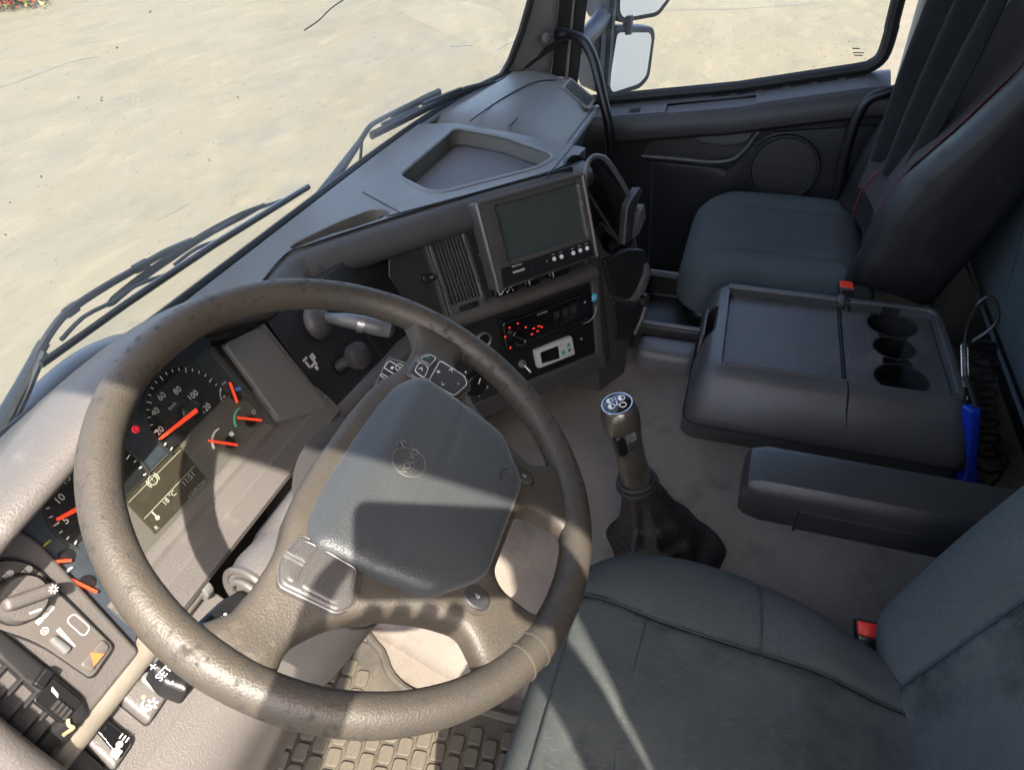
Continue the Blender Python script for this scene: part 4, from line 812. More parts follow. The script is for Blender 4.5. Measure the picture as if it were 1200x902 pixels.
for k in range(6):
    g = G(); g.box(FS, -.045 + k * .014, -.037 + k * .014, .086, .091, .0105, .0125); b_ = obj(g, 'preset_button', 'black_plastic', ra, bevel=.0006)
text('marking', 'PIONEER', .006, FS, -.055, .126, .0112, 'grey_print', ra)
for k in range(3):
    g = G(); g.box(FS, -.03 + .02 * k, -.018 + .02 * k, .104, .118, .0108, .0112); obj(g, 'display_digit', 'charcoal', ra)
g = G(); g.disc(FS, .044, .117, .0018, .0105, .0125, 10); obj(g, 'infrared_eye', 'grey_print', ra)
tq = [(-0.0811, 0.0552), (0.008, 0.0555), (0.0116, 0.014), (-0.0777, 0.0147)]
g = G(); g.panel(FS, rpoly([tuple(p) for p in tq], .005), .0025, .012, .003, step=.006); tc_ = obj(g, 'temperature_controller', 'thermo_grey', dash)
lq = [(-0.0702, 0.0486), (-0.0286, 0.048), (-0.0275, 0.0205), (-0.0692, 0.024)]
g = G(); g.prism(FS, [tuple(p) for p in lq], .011, .0126); obj(g, 'window', 'gloss_black', tc_)
text('marking', '°C', .008, FS, *(-0.0198, 0.0475), .0123, 'red_thread', tc_)
p = (-0.0039, 0.0418); g = G(); g.prism(FS, [(p[0] - .004, p[1] - .0035), (p[0] + .004, p[1] - .0035), (p[0], p[1] + .004)], .0118, .0135); obj(g, 'key', 'icon_green', tc_)
p = (-0.0176, 0.0294); g = G(); g.disc(FS, p[0], p[1], .0042, .0118, .0135, 16); obj(g, 'key', 'icon_green', tc_)
p = (-0.0032, 0.0289); g = G(); g.prism(FS, [(p[0] - .0035, p[1] + .003), (p[0] + .0035, p[1] + .003), (p[0], p[1] - .004)], .0118, .0135); obj(g, 'key', 'charcoal', tc_)
p = (-0.1083, 0.0352); g = G(); g.lathe(FS.at(*p), [(.008, .002), (.008, .006), (.0055, .007), (.005, .012), (.003, .013)], 16); ts_ = obj(g, 'toggle_switch', 'dull_steel', dash)
g = G(); g.tube([FS.p(p[0], p[1], .010), FS.p(p[0] + .004, p[1] - .012, .026)], [.0022, .0032], 10); obj(g, 'bat', 'chrome', ts_)
p = (0.0338, 0.0382); g = G(); g.disc(FS, p[0], p[1], .0025, .002, .005, 12); obj(g, 'indicator_lamp', 'grey_print', dash)
p = (0.0663, 0.1198); g = G(); g.lathe(FS.at(*p), [(.0085, .010), (.0085, .0108), (.001, .011)], 20); st_ = obj(g, 'round_sticker', 'sticker_cyan', dash)
g = G(); g.ring(FS, p[0], p[1], .0035, .001, .0109, .0112, 16); obj(g, 'sticker_print', 'white_print', st_)
g = G(); g.tube(spl([FS.p(.040, .070, .006), FS.p(.055, .074, .010), FS.p(.066, .086, .012), FS.p(.070, .100, .012)], 5), .0008, 5); obj(g, 'thin_cable', 'grey_print', dash)
# round climate dial and push ring left of the radio, beyond the wheel rim
p = (-0.216, 0.0348); g = G(); g.prism(FS, rrect(p[0] - .045, p[1] - .040, p[0] + .042, p[1] + .050, .006), -.002, .004); obj(g, 'dial_plate', 'charcoal', dash, bevel=.002)
g = G(); g.lathe(FS.at(*p), [(.0235, .003), (.0225, .016), (.019, .019), (.001, .0195)], 32); cd = obj(g, 'climate_dial', 'black_plastic', dash)
g = G(); g.box(FS.at(*p).rot(radians(60)), .004, .016, -.0012, .0012, .0195, .0202); obj(g, 'pointer', 'white_print', cd)
for k in range(8):
    a = radians(30 + 42 * k); g = G(); g.disc(FS, p[0] + .031 * cos(a), p[1] + .031 * sin(a), .0022 + .0012 * (k % 2), .004, .0046, 10); obj(g, 'marking', 'white_print' if k % 3 else 'grey_print', cd)
p = (-0.1814, 0.1112); g = G(); g.ring(FS, p[0], p[1], .014, .004, -.002, .006, 28); lr_ = obj(g, 'lighter_socket', 'dull_steel', dash, bevel=.001)
g = G(); g.lathe(FS.at(*p), [(.012, -.002), (.011, .003), (.001, .004)], 20); obj(g, 'plug', 'black_plastic', lr_)
# ---- right-hand facet with an open cubby and folding cup holders
def plan(z, inset=0.0):
    w = (z + .4) / cos(T10); rx = float(np.interp(w, [-.107, -.04, .03, .11, .23, .27, .33, .357], [.085, .112, .160, .172, .152, .138, .092, .060]))
    P = [FRt.p(-.02, w), FRt.p(rx * .3, w), FRt.p(rx - .045, w), FRt.p(rx - .022, w), FRt.p(rx - .006, w, -.008), FRt.p(rx, w, -.024), FRt.p(rx + .004, w, -.10), FRt.p(rx + .0, w, -.25), FRt.p(rx - .03, w, -.42), FRt.p(-.10, w, -.40), FRt.p(-.10, w, -.16)]
    return [V3((p[0], p[1], z if i < 6 else min(z, -.10 - .004 * i))) for i, p in enumerate(P)]
g = G(); g.loft([plan(z) for z in (-.505, -.48, -.44, -.38, -.30, -.22, -.14, -.095, -.075, -.056)]); stk = obj(g, 'stack_side', 'dash_lip', dash, bevel=.012, seg=3, bev_angle=50)
cq = [(0.0036, 0.3406), (0.0163, 0.3713), (0.0423, 0.3734), (0.0759, 0.3514), (0.1173, 0.2896), (0.1528, 0.2204), (0.128, 0.1652), (0.045, 0.1781), (0.0082, 0.2576)]
cqp = rpoly([tuple(p) for p in cq], .02)
g = G(); g.prism(FRt, cqp, -.05, .05); cut(stk, g)
g = G(); g.prism(FRt, grow(cqp, .004), -.056, -.049); obj(g, 'cubby_back', 'black_plastic', dash)
rim = [(0.844, -0.0025, -0.0771), (0.8497, -0.0003, -0.052), (0.8636, -0.0028, -0.0314), (0.8872, -0.0134, -0.0293), (0.914, -0.0296, -0.0487), (0.9473, -0.0563, -0.1059), (0.979, -0.0849, -0.177)]
g = G(); g.tube(spl(rim, 5), .0048, 8); obj(g, 'cubby_rim', 'sill_grey', dash)
for a, b in (((0.8792, 0.0051, -0.0918), (0.9032, -0.0552, -0.1942)), ((0.8736, -0.027, -0.1551), (0.9084, -0.0616, -0.2033)), ((0.8916, -0.0544, -0.2298), (0.9053, -0.0775, -0.304))):
    g = G(); g.tube([a, b], .0035, 6); obj(g, 'stay_rod', 'charcoal', dash)
for a in ((0.0249, 0.2366), (0.0386, 0.2369), (0.0624, 0.1897), (0.0797, 0.1905), (0.051, 0.1301), (0.0948, 0.1275)):
    g = G(); g.prism(FRt, circ(a[0], a[1], .009, 16), -.002, .004); ob_ = obj(g, 'pivot_cap', 'black_plastic', dash, bevel=.0015)
for P in ([(0.0257, 0.1786), (0.1079, 0.1711), (0.1632, 0.1486), (0.1781, 0.1103), (0.162, 0.0793), (0.1377, 0.0616), (0.1115, 0.0529), (0.0417, 0.0946)], [(0.0429, 0.0826), (0.1131, 0.0402), (0.1614, 0.0435), (0.1549, 0.0136), (0.1363, -0.0071), (0.1078, -0.0294), (0.0443, -0.0134)]):
    g = G(); g.panel(FRt, rpoly([tuple(p) for p in P], .008), -.03, .009, .006, step=.012); obj(g, 'drawer', 'fascia', dash)
# cup holder flaps, edges curved and pale
for P, h_, m_ in (([(0.0713, 0.1945), (0.0921, 0.2672), (0.1321, 0.2901), (0.1456, 0.2808), (0.116, 0.2525), (0.0977, 0.1974)], .024, 'charcoal'), ([(0.1026, 0.1928), (0.1262, 0.2167), (0.1467, 0.2399), (0.1596, 0.248), (0.1594, 0.2178), (0.1324, 0.1929)], .016, 'sill_grey'), ([(0.0924, 0.0615), (0.1218, 0.0744), (0.1465, 0.0994), (0.1584, 0.1217), (0.1687, 0.0983), (0.1463, 0.0681), (0.1098, 0.0519)], .016, 'sill_grey')):
    g = G(); g.panel(FRt, rpoly([tuple(p) for p in P], .003), h_ - .014, h_ + .002, .002, step=.008); fl_ = obj(g, 'cup_holder_flap', m_, dash)
g = G(); g.tube(spl([(0.8908, -0.0734, -0.2027), (0.9036, -0.0717, -0.1634), (0.9173, -0.072, -0.1322), (0.9552, -0.0854, -0.1097)], 4), .0022, 6); obj(g, 'flap_edge', 'sill_grey', dash)
g = G(); p = (0.1461, 0.0414); g.lathe(FRt.at(*p), [(.012, -.01), (.014, .008), (.012, .016), (.001, .017)], 16); obj(g, 'ashtray_knob', 'charcoal', dash)
g = G(); g.tube(spl([(0.9131, -0.1063, -0.4222), (0.9371, -0.1152, -0.3983), (0.9557, -0.1195, -0.3762)], 4), .005, 8); obj(g, 'pale_edge', 'sill_grey', dash)
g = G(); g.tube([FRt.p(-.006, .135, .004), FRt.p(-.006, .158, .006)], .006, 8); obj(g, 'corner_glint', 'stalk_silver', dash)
g = G(); g.tube([FRt.p(.02, -.05, .0015), FRt.p(.02, .19, .0015)], .0012, 5); obj(g, 'side_joint', 'rubber_black', dash)
# ---- passenger side: rounded crest, air bag lid, end vent
g = G(); sec = []
for x, dz, dy in ((.93, -.030, .0), (.97, -.012, 0), (1.02, -.003, 0), (1.10, 0, 0), (1.25, .0, 0), (1.40, -.001, .0), (1.47, -.004, .004), (1.515, -.012, .012), (1.545, -.035, .03)):
    yw = glass_y(x) - .010
    sh = lambda y: max(0, (1.25 - x) / .30) * .36 * (y - .06) + max(0, (1.25 - x) / .30) * .03
    sec.append([V3((x + sh(y), y + dy, z + dz)) for y, z in ((yw, -.058), (yw - .04, -.045), (.335, -.038), (.28, -.035), (.23, -.041), (.18, -.058), (.145, -.083), (.122, -.110), (.113, -.122), (.112, -.132), (.130, -.175), (.165, -.30), (.22, -.50), (yw, -.50))])
g.loft(sec); obj(g, 'passenger_crest', 'dash_top', dash, sharp=50)
lid = spl([(1.0468, 0.2961, -0.035), (1.1983, 0.2817, -0.034), (1.3567, 0.2535, -0.036), (1.426, 0.2229, -0.044), (1.4435, 0.212, -0.054), (1.2809, 0.2145, -0.051), (1.0654, 0.2166, -0.046)], 5)
g = G(); g.tube(lid, .0016, 5); obj(g, 'airbag_lid_seam', 'rubber_black', dash)
fv = Fr((1.44, 0.148, -0.0951), (1, 0, 0), (0, .60, .80)); fv = Fr(V3((1.44, 0.148, -0.0951)), (.97, -.10, -.10), (0, .62, .78))
vo = V3((1.445, .158, -.0785)); fv = Fr(vo, (1, 0, 0), (0, .80, .58))
g = G(); g.panel(fv, rrect(-.045, -.048, .045, .042, .012), -.02, .0055, .002, holes=[rrect(-.036, -.039, .036, .033, .008)], step=.012); ev = obj(g, 'end_vent', 'dash_top', dash)
g = G(); g.prism(fv, rrect(-.038, -.041, .038, .035, .008), -.01, .0035); obj(g, 'duct', 'void_black', ev)
for k in range(6):
    g = G(); x = -.030 + .012 * k; g.prism(fv, [(x - .0018, -.040), (x + .0018, -.040), (x + .0018, .034), (x - .0018, .034)], .0035, .0052); obj(g, 'slat', 'charcoal', ev)
g = G(); g.tube(spl([(1.00, .108, -.118), (1.15, .1125, -.120), (1.30, .1125, -.120), (1.45, .114, -.122), (1.51, .120, -.130)], 5), .009, 8); obj(g, 'crest_edge', 'sill_grey', dash)
# ---- lower dark body of the dash
g = G(); g.box(FZ, .16, .66, .225, .42, -.52, -.225); obj(g, 'lower_body', 'charcoal', dash, bevel=.01)
g = G(); g.box(FZ, -.36, 1.5, .30, .43, -.55, -.10); obj(g, 'carrier', 'void_black', dash)
g = G(); g.box(FZ, 1.0, 1.52, .19, .40, -.72, -.45); obj(g, 'passenger_toe_board', 'door_black', dash)

# ---- left end: lamp switch panel, side vent, switch row
g = G(); g.prism(FC, [(-.36, -.005), (-.126, -.005), (-.1145, .142), (-.122, .19), (-.36, .19)], -.05, .008); obj(g, 'switch_surround', 'dash_grey', dash, bevel=.006, seg=3)
lpq = [(-0.2084, 0.1577), (-0.1686, 0.166), (-0.1453, 0.1548), (-0.1343, 0.132), (-0.1382, 0.1023), (-0.141, 0.0237), (-0.1737, 0.0198), (-0.1786, 0.0813), (-0.1897, 0.1141)]
lpP = rpoly([tuple(p) for p in lpq], [.02, .02, .02, .02, .01, .006, .006, .03, .02])
g = G(); g.prism(FC, lpP, .010, .0125); lsp = obj(g, 'lamp_switch_panel', 'cluster_grey', dash, bevel=.001)
g = G(); g.tube([FC.p(x, y, .0108) for x, y in grow(lpP, .0012)], .0011, 5, closed=True); obj(g, 'panel_gap', 'rubber_black', lsp)
kc = (-0.1637, 0.1218)
g = G(); g.lathe(FC.at(*kc), [(.0212, .0125), (.0212, .015), (.0202, .023), (.0192, .0255), (.001, .026)], 40); rk = obj(g, 'lamp_knob', 'dash_grey', dash)
ang = math.atan2(*(np.array((-0.1496, 0.1139)) - np.array((-0.1804, 0.1313)))[::-1]); fk = FC.at(*kc).rot(ang)
g = G(); g.panel(fk, rrect(-.0195, -.0058, .0240, .0058, .004), .025, .036, .0040, step=.005); obj(g, 'grip', 'dash_grey', rk)
g = G(); g.ring(fk, .0190, 0, .0020, .0008, .0358, .0364, 16); obj(g, 'lamp_symbol', 'icon_pale', rk)
for k in range(8):
    a = 2 * pi * k / 8; g = G(); g.box(fk.at(.0190, 0).rot(a), .0030, .0042, -.0004, .0004, .0358, .0364); obj(g, 'lamp_symbol', 'icon_pale', rk)
g = G(); g.ring(FC, kc[0], kc[1], .0222, .0014, .012, .0130, 48); obj(g, 'knob_gap', 'rubber_black', rk)
g = G(); g.box(FC.at(*kc).rot(ang), .0, .010, -.0150, -.0132, .0258, .0263); obj(g, 'lamp_symbol', 'icon_pale', rk)
def icon_lamp(p, s=1.0):
    g = G(); g.prism(FC, circ(p[0] + .0015 * s, p[1], .0042 * s, 14, -90, 90) + [(p[0] - .001, p[1] + .0042 * s), (p[0] - .001, p[1] - .0042 * s)], .0125, .0130); obj(g, 'lamp_symbol', 'icon_pale', lsp)
    for k in (-1, 0, 1):
        g = G(); g.box(FC, p[0] - .006 * s, p[0] - .0022 * s, p[1] + k * .0028 * s - .0006, p[1] + k * .0028 * s + .0006, .0125, .013); obj(g, 'lamp_symbol', 'icon_pale', lsp)
icon_lamp((-0.154, 0.1433), .75); icon_lamp((-0.1416, 0.1346), .75)
icon_lamp((-0.1655, 0.0943), .55); icon_lamp((-0.1588, 0.0942), .5); icon_lamp((-0.1525, 0.0946), .55)
p = (-0.169, 0.0843); g = G(); g.ring(FC, p[0], p[1], .0030, .0009, .0125, .013, 18); g.disc(FC, p[0], p[1], .0012, .0125, .013, 10); obj(g, 'lamp_symbol', 'icon_pale', lsp)
bq_ = [(-0.1668, 0.074), (-0.16, 0.0662), (-0.1653, 0.0519), (-0.1739, 0.0537)]
wf = FC.at(*(-0.1689, 0.0644)).rot(radians(-100))
dq = [(-0.173, 0.0761), (-0.1664, 0.0758), (-0.1653, 0.0544), (-0.1736, 0.0544)]
g = G(); g.panel(FC, rpoly([tuple(p) for p in dq], .003), .010, .0165, .003, step=.004); dm = obj(g, 'dimmer_wheel', 'stalk_silver', lsp)
for k in range(6):
    t = .15 + .13 * k; a = np.array(dq[0]) * (1 - t) + np.array(dq[3]) * t; b = np.array(dq[1]) * (1 - t) + np.array(dq[2]) * t
for a, b, w_, w2_ in (((-0.1612, 0.0764), (-0.1626, 0.0532), .0038, .0009),): bar(FC, a, b, w_, .0125, .013, 'dimmer_wedge', 'white_print', lsp, w2_)
eq = [(-0.1516, 0.0762), (-0.1426, 0.0758), (-0.1422, 0.0538), (-0.1519, 0.0527)]
g = G(); P = rpoly([tuple(p) for p in eq], .005); g.tube([FC.p(x, y, .0128) for x, y in P], .0007, 5, closed=True); obj(g, 'blank_outline', 'grey_print', lsp)
hq = [(-0.172, 0.0383), (-0.1429, 0.0381), (-0.144, 0.0265), (-0.1705, 0.0243)]
g = G(); g.panel(FC, rpoly([tuple(p) for p in hq], .004), .010, .0155, .002, step=.005); hz = obj(g, 'hazard_switch', 'cluster_grey', lsp)
c_ = (-0.1586, 0.0321); g = G(); g.prism(FC, [(c_[0] - .0068, c_[1] - .0045), (c_[0] + .0062, c_[1] - .0045), (c_[0] - .0003, c_[1] + .0070)], .0154, .0162); obj(g, 'hazard_triangle', 'orange_print', lsp)
# side vent
g = G(); g.panel(FC, rpoly([(-.36, .000), (-.198, .000), (-.190, .016), (-.190, .118), (-.20, .128), (-.36, .128)], .006), .0, .016, .004, holes=[[(-.345, .020), (-.212, .020), (-.207, .114), (-.345, .114)]], step=.012); sv = obj(g, 'side_vent', 'fascia', dash)
g = G(); g.box(FC, -.350, -.203, .014, .118, .002, .0065); obj(g, 'duct', 'void_black', sv)
for k in range(5):
    y = .032 + .0185 * k; g = G(); g.prism(FC, [(-.347, y), (-.207, y), (-.207, y + .0022), (-.347, y + .0022)], .006, .0150); obj(g, 'slat', 'charcoal', sv)
for k in range(6):
    x = -.338 + .0215 * k
    for q in range(4):
        g = G(); y = .038 + .0185 * q; g.box(FC, x, x + .012, y, y + .011, .0062, .0090); obj(g, 'vane', 'dash_lip', sv)
c_ = (-0.1973, 0.058); g = G(); g.box(FC.at(c_[0], c_[1]).rot(radians(8)), -.010, .006, -.005, .005, .013, .022); obj(g, 'vent_tab', 'black_plastic', sv, bevel=.002)
g = G(); c_ = (-0.2055, 0.0272); g.prism(FC, rrect(c_[0] - .011, c_[1] - .013, c_[0] + .012, c_[1] + .024, .004), .012, .0178); tw_ = obj(g, 'thumb_wheel_plate', 'black_plastic', sv, bevel=.001)
for k in range(4):
    g = G(); g.box(FC, c_[0] - .008, c_[0] + .001, c_[1] - .010 + .0048 * k, c_[1] - .0072 + .0048 * k, .0176, .0205); obj(g, 'thumb_ridge', 'charcoal', sv)
g = G(); g.prism(FC, [(c_[0] + .002, c_[1] + .008), (c_[0] + .0045, c_[1] + .010), (c_[0] + .006, c_[1] + .019), (c_[0] + .003, c_[1] + .017)], .0178, .0182); obj(g, 'marking', 'grey_print', sv)
g = G(); g.tube(spl([(-0.2108, 0.226, -0.1786), (-0.2141, 0.2233, -0.1816), (-0.2136, 0.221, -0.1858), (-0.2194, 0.2227, -0.1849), (-0.2225, 0.2231, -0.184)], 4), .0018, 6); obj(g, 'broken_vent_lever', 'bag_beige', sv)
# lower switch row
g = G(); g.box(FL, -.36, -.02, -.075, .020, -.05, -.002); obj(g, 'switch_row', 'dash_grey', dash, bevel=.004)
g = G(); g.box(FL, -.36, .30, .0195, .032, -.04, -.006); obj(g, 'row_gap', 'void_black', dash)
def rocker(P, h, label, top, mk):
    P = [tuple(p) for p in P]; g = G(); g.panel(FL, rpoly(P, .005), -.004, h, .005, step=.006); o = obj(g, 'rocker_switch', top, dash); o['label'] = label
    g = G(); g.prism(FL, grow(rpoly(P, .005), .0022), -.006, -.0012); obj(g, 'switch_well', 'void_black', o); mk(o, h); return o
def mk1(o, h):
    P = rpoly([tuple(p) for p in ((-0.143, 0.0105), (-0.1316, 0.0095), (-0.1311, -0.0118), (-0.1463, -0.0136))], .006)
    g = G(); g.panel(FL, P, h - .002, h + .004, .003, step=.004); obj(g, 'clear_lens', 'stalk_silver', o)
    c = (-0.1588, -0.0116); g = G(); g.prism(FL, circ(c[0], c[1], .0055, 18, 60, 300) + circ(c[0] + .002, c[1], .0045, 14, 290, 70), h, h + .0006); obj(g, 'moon_symbol', 'white_print', o)
    c = (-0.1547, -0.0153)
    for k in range(6):
        a = radians(60 * k - 100); g = G(); g.box(FL.at(*c).rot(a), .0022, .0058, -.0008, .0008, h, h + .0006); obj(g, 'sun_symbol', 'white_print', o)
    c = (-0.1538, -0.0044); g = G(); g.disc(FL, c[0], c[1], .0022, h, h + .0005, 12); obj(g, 'printed_mark', 'bag_beige', o)
rocker([(-0.1655, 0.0142), (-0.1398, 0.0155), (-0.1387, -0.0237), (-0.1697, -0.025)], .012, 'grey rocker switch with moon and sun symbols', 'dash_grey', mk1)
def mk2(o, h):
    P = [tuple(p) for p in ((-0.1991, 0.0126), (-0.1866, 0.0119), (-0.1903, -0.0211), (-0.2082, -0.0225))]
    g = G(); g.panel(FL, rpoly(P, .004), h - .002, h + .002, .002, step=.005); obj(g, 'rocker_face', 'gloss_black', o)
    c = (-0.1982, -0.0132); g = G(); g.disc(FL, c[0], c[1], .0032, h + .002, h + .0026, 14); obj(g, 'lamp_symbol', 'grey_print', o)
    for k in range(3):
        g = G(); g.box(FL, c[0] + .004, c[0] + .009, c[1] - .004 + .0035 * k, c[1] - .0027 + .0035 * k, h + .002, h + .0026); obj(g, 'lamp_symbol', 'grey_print', o)
    c = (-0.2054, -0.0154); g = G(); g.prism(FL, [(c[0] - .004, c[1] - .004), (c[0] + .004, c[1] - .004), (c[0] + .004, c[1] + .003), (c[0], c[1] + .005), (c[0] - .004, c[1] + .003)], h + .002, h + .0026); obj(g, 'lorry_symbol', 'white_print', o)
rocker([(-0.2105, 0.0154), (-0.1837, 0.0138), (-0.1887, -0.0233), (-0.2166, -0.0245)], .010, 'rocker switch with a black face and work lamp symbols', 'dash_grey', mk2)
rocker([(-0.2426, 0.0195), (-0.2125, 0.0191), (-0.219, -0.0171), (-0.2462, -0.0176)], .010, 'dark blank rocker switch at the end of the row', 'charcoal', lambda o, h: None)
p = (-0.1166, 0.0118); g = G(); g.lathe(FL.at(*p), [(.0075, -.004), (.007, .006), (.004, .010), (.001, .011)], 16); obj(g, 'small_push_button', 'stalk_silver', dash)
# knee bolster below the switch row
g = G(); sec = []
for x in np.linspace(-.40, .150, 12):
    e = max(0, (x - .05) / .10); k = .0 + .02 * e
    sec.append([V3((x, y + k, z)) for y, z in ((.19, -.270), (.170, -.280), (.150, -.293), (.137, -.312), (.134, -.335), (.140, -.36), (.146, -.40), (.150, -.445), (.154, -.456), (.162, -.458), (.19, -.45), (.22, -.30))])
g.loft(sec); obj(g, 'knee_bolster', 'dash_grey', dash, sharp=60)
g = G(); g.tube([(-.40, .151, -.4575), (.150, .171, -.4575)], .0045, 8); obj(g, 'bolster_lip', 'trim_champagne', dash)  # sunlit bottom edge, its light put into the paler trim colour
g = G(); g.loft([[V3(p) + V3((0, k, 0)) for p in ((-.42, .0, -.05), (-.30, .0, -.02), (-.265, 0, -.30), (-.42, 0, -.34))] for k in (.14, .16, .30)]); 
# rounded pad at the near end of the dash
g = G(); g.tube(spl([(-0.2561, 0.2657, -0.0784), (-0.2584, 0.2461, -0.1067), (-0.2602, 0.2307, -0.1314), (-0.2604, 0.2132, -0.1686), (-0.2594, 0.1904, -0.2199)], 5), .0165, 12); obj(g, 'end_pad', 'dash_grey', dash)

# ================================================================== steering wheel
FWr = FW.rot(radians(1.5))
sw_ = root('steering_wheel', 'large four-spoke steering wheel in worn brown leather', 'steering wheel', (0, 0, 0))
RC, RT = .2098, .0156
g = G(); na = 120; rings = []
for k in range(na):
    a = 2 * pi * k / na; c, s = cos(a), sin(a); r = RT * (1 + .012 * sin(9 * a) + .008 * sin(23 * a + 1))
    rings.append([FWr.p((RC + r * cos(t)) * c, (RC + r * cos(t)) * s, r * sin(t) * 1.02) for t in np.linspace(0, 2 * pi, 21)[:-1]])
g.loft(rings, loop=True); rim_ = obj(g, 'rim', 'leather_rim', sw_, sharp=None)
for a in (-112, -117):                                                              # stitched joint in the leather
    g = G(); c, s = cos(radians(a)), sin(radians(a)); g.tube([FWr.p((RC + (RT + .0004) * cos(t)) * c, (RC + (RT + .0004) * cos(t)) * s, (RT + .0004) * sin(t) * 1.02) for t in np.linspace(0, 2 * pi, 25)[:-1]], .0013, 6, closed=True); obj(g, 'leather_joint', 'leather_worn', rim_)
arc = lambda r, a0, a1, n: [(r * cos(radians(a)), r * sin(radians(a))) for a in np.linspace(a0, a1, n)]
topR = [(.196, .052), (.186, .040), (.172, .029), (.150, .026), (.128, .026), (.108, .029), (.088, .036), (.066, .040), (.035, .042)]
outl = topR + [(0, .042)] + [(-x, y) for x, y in topR[::-1]] + arc(.205, 166, 374, 70)
hr = rpoly([(.2015, -.022), (.193, -.066), (.172, -.110), (.144, -.146), (.118, -.158), (.097, -.132), (.104, -.102), (.119, -.068), (.145, -.036), (.172, -.018)], .010)
hl = [(-x, y) for x, y in hr]
hb = rpoly([(.038, -.138), (.047, -.150), (.050, -.186), (.038, -.199), (.013, -.2035), (-.013, -.2035), (-.038, -.199), (-.050, -.186), (-.047, -.150), (-.038, -.138)], .010)
def dish(x, y): r = np.hypot(x, y + .02); return .010 * smooth((.185 - r) / .09)
g = G(); g.panel(FWr, outl, -.013, .0065, .010, holes=[hr, hl, hb], step=.0075, hf=dish); sp_ = obj(g, 'spokes', 'leather_worn', sw_, sharp=60)
g = G(); g.lathe(FWr.at(0, -.035), [(.095, -.018), (.088, -.034), (.075, -.046), (.06, -.05)], 36, sx=1.0); obj(g, 'hub_back', 'charcoal', sw_)
ab = [(.110, .008), (.086, .022), (.05, .026), (-.05, .026), (-.086, .022), (-.110, .008), (-.104, -.050), (-.096, -.094), (-.054, -.130), (.054, -.130), (.096, -.094), (.104, -.050)]
abP = rpoly(ab, .011, 3)
def dome(x, y):
    e = .003 * (1 - np.clip(np.hypot(x / .11, (y + .055) / .085), 0, 1) ** 2)
    gl = -.0016 * np.exp(-((y + .054 - .9 * x * x) / .0022) ** 2)
    return e + gl - .0085 * smooth((y + .006) / .028)
g = G(); g.panel(FWr, abP, .006, .0295, .010, step=.0042, hf=dome); airb = obj(g, 'airbag_cover', 'airbag', sw_, sharp=60)
g = G(); g.tube([FWr.p(x, y, .0125) for x, y in grow(abP, .0015)], .0014, 6, closed=True); obj(g, 'cover_gap', 'rubber_black', airb)
# embossed round emblem with its bar and name; paler colours paint in its lit relief
ec = (0.0, -.027); hE = .0325
g = G(); g.ring(FWr, ec[0], ec[1], .0150, .0022, hE - .004, hE + .0006, 40); em = obj(g, 'emblem_ring', 'dash_lip', airb, bevel=.0005)
for y in (.0052, -.0052):
    g = G(); w_ = sqrt(.014 ** 2 - y * y); g.box(FWr.at(ec[0], ec[1]), -w_, w_, y - .0007, y + .0007, hE - .004, hE + .0006); obj(g, 'emblem_bar', 'dash_lip', airb)
text('emblem_lettering', 'VOLVO', .0092, FWr, ec[0], ec[1], hE + .0012, 'trim_champagne', airb)
g = G(); g.tube([FWr.p(.0106, .0106 - .027, hE), FWr.p(.0165, .0165 - .027, hE)], .0012, 6); g.tube([FWr.p(.0168, .0105 - .027, hE), FWr.p(.0168, .0168 - .027, hE), FWr.p(.0105, .0168 - .027, hE)], .0010, 6); obj(g, 'emblem_arrow', 'dash_lip', airb)
for x in (-.0035, .0035):
    g = G(); g.tube([FWr.p(.045 + x, -.118, .0305), FWr.p(.045 + x, -.110, .0307)], .0008, 5); obj(g, 'horn_symbol', 'rubber_black', airb)
g = G(); g.tube(spl([FWr.p(.037, -.108, .0307), FWr.p(.045, -.104, .0308), FWr.p(.053, -.108, .0307)], 4), .0008, 5); obj(g, 'horn_symbol', 'rubber_black', airb)
# switch panels on the two upper spokes
def pad_panel(s, frm, label):
    frm = frm.at(-.006 * s, 0)
    P = [(.1095, .017), (.138, .019), (.153, .010), (.150, -.036), (.139, -.044), (.111, -.036)]
    P = [(s * x, y) for x, y in P]; g = G(); g.panel(frm, rpoly(P, .005), .010, .0215, .003, step=.006); o = obj(g, 'switch_panel', 'button_grey' if s > 0 else 'dash_lip', sw_); o['label'] = label  # left panel gets a lighter grey, the sun on it put into colour
    g = G(); g.tube([frm.p(x, y, .0186) for x, y in grow(rpoly(P, .005), .0004)], .0009, 5, closed=True); obj(g, 'panel_edge', 'trim_dim', o)
    for q in ([(.1135, .001), (.1300, .003), (.1300, .0135), (.1150, .0130)], [(.1325, .003), (.148, .0015), (.1475, .0085), (.1370, .0145), (.1325, .0140)], [(.1135, -.004), (.1475, -.003), (.1465, -.032), (.1380, -.039), (.1140, -.033)]):
        Q = rpoly([(s * x, y) for x, y in q], .004); g = G(); g.panel(frm, Q, .019, .0235, .0015, step=.004); b = obj(g, 'button', 'button_grey' if s > 0 else 'dash_lip', o)
        g = G(); g.tube([frm.p(x, y, .0230) for x, y in Q], .0005, 5, closed=True); obj(g, 'button_outline', 'grey_print' if s > 0 else 'trim_dim', o)
    for x in (.1295, .1325):
        g = G(); g.box(frm, min(s * x, s * (x + .0018)), max(s * x, s * (x + .0018)), .0025, .0185, .0205, .0242); obj(g, 'chrome_bar', 'stalk_silver', o)
    return o
pr_ = pad_panel(1, FWr, 'switch panel with white and green symbols')
for t_, x, y, m_ in (('>', .122, .008, 'white_print'), ('*', .141, .007, 'icon_green'), ('+', .131, -.008, 'white_print'), ('-', .131, -.030, 'white_print'), ('<', .119, -.018, 'grey_print'), ('>', .143, -.018, 'white_print')):
    text('symbol', t_, .009, FWr, x - .006, y, .0238, m_, pr_)
pad_panel(-1, FWr, 'blank switch panel')
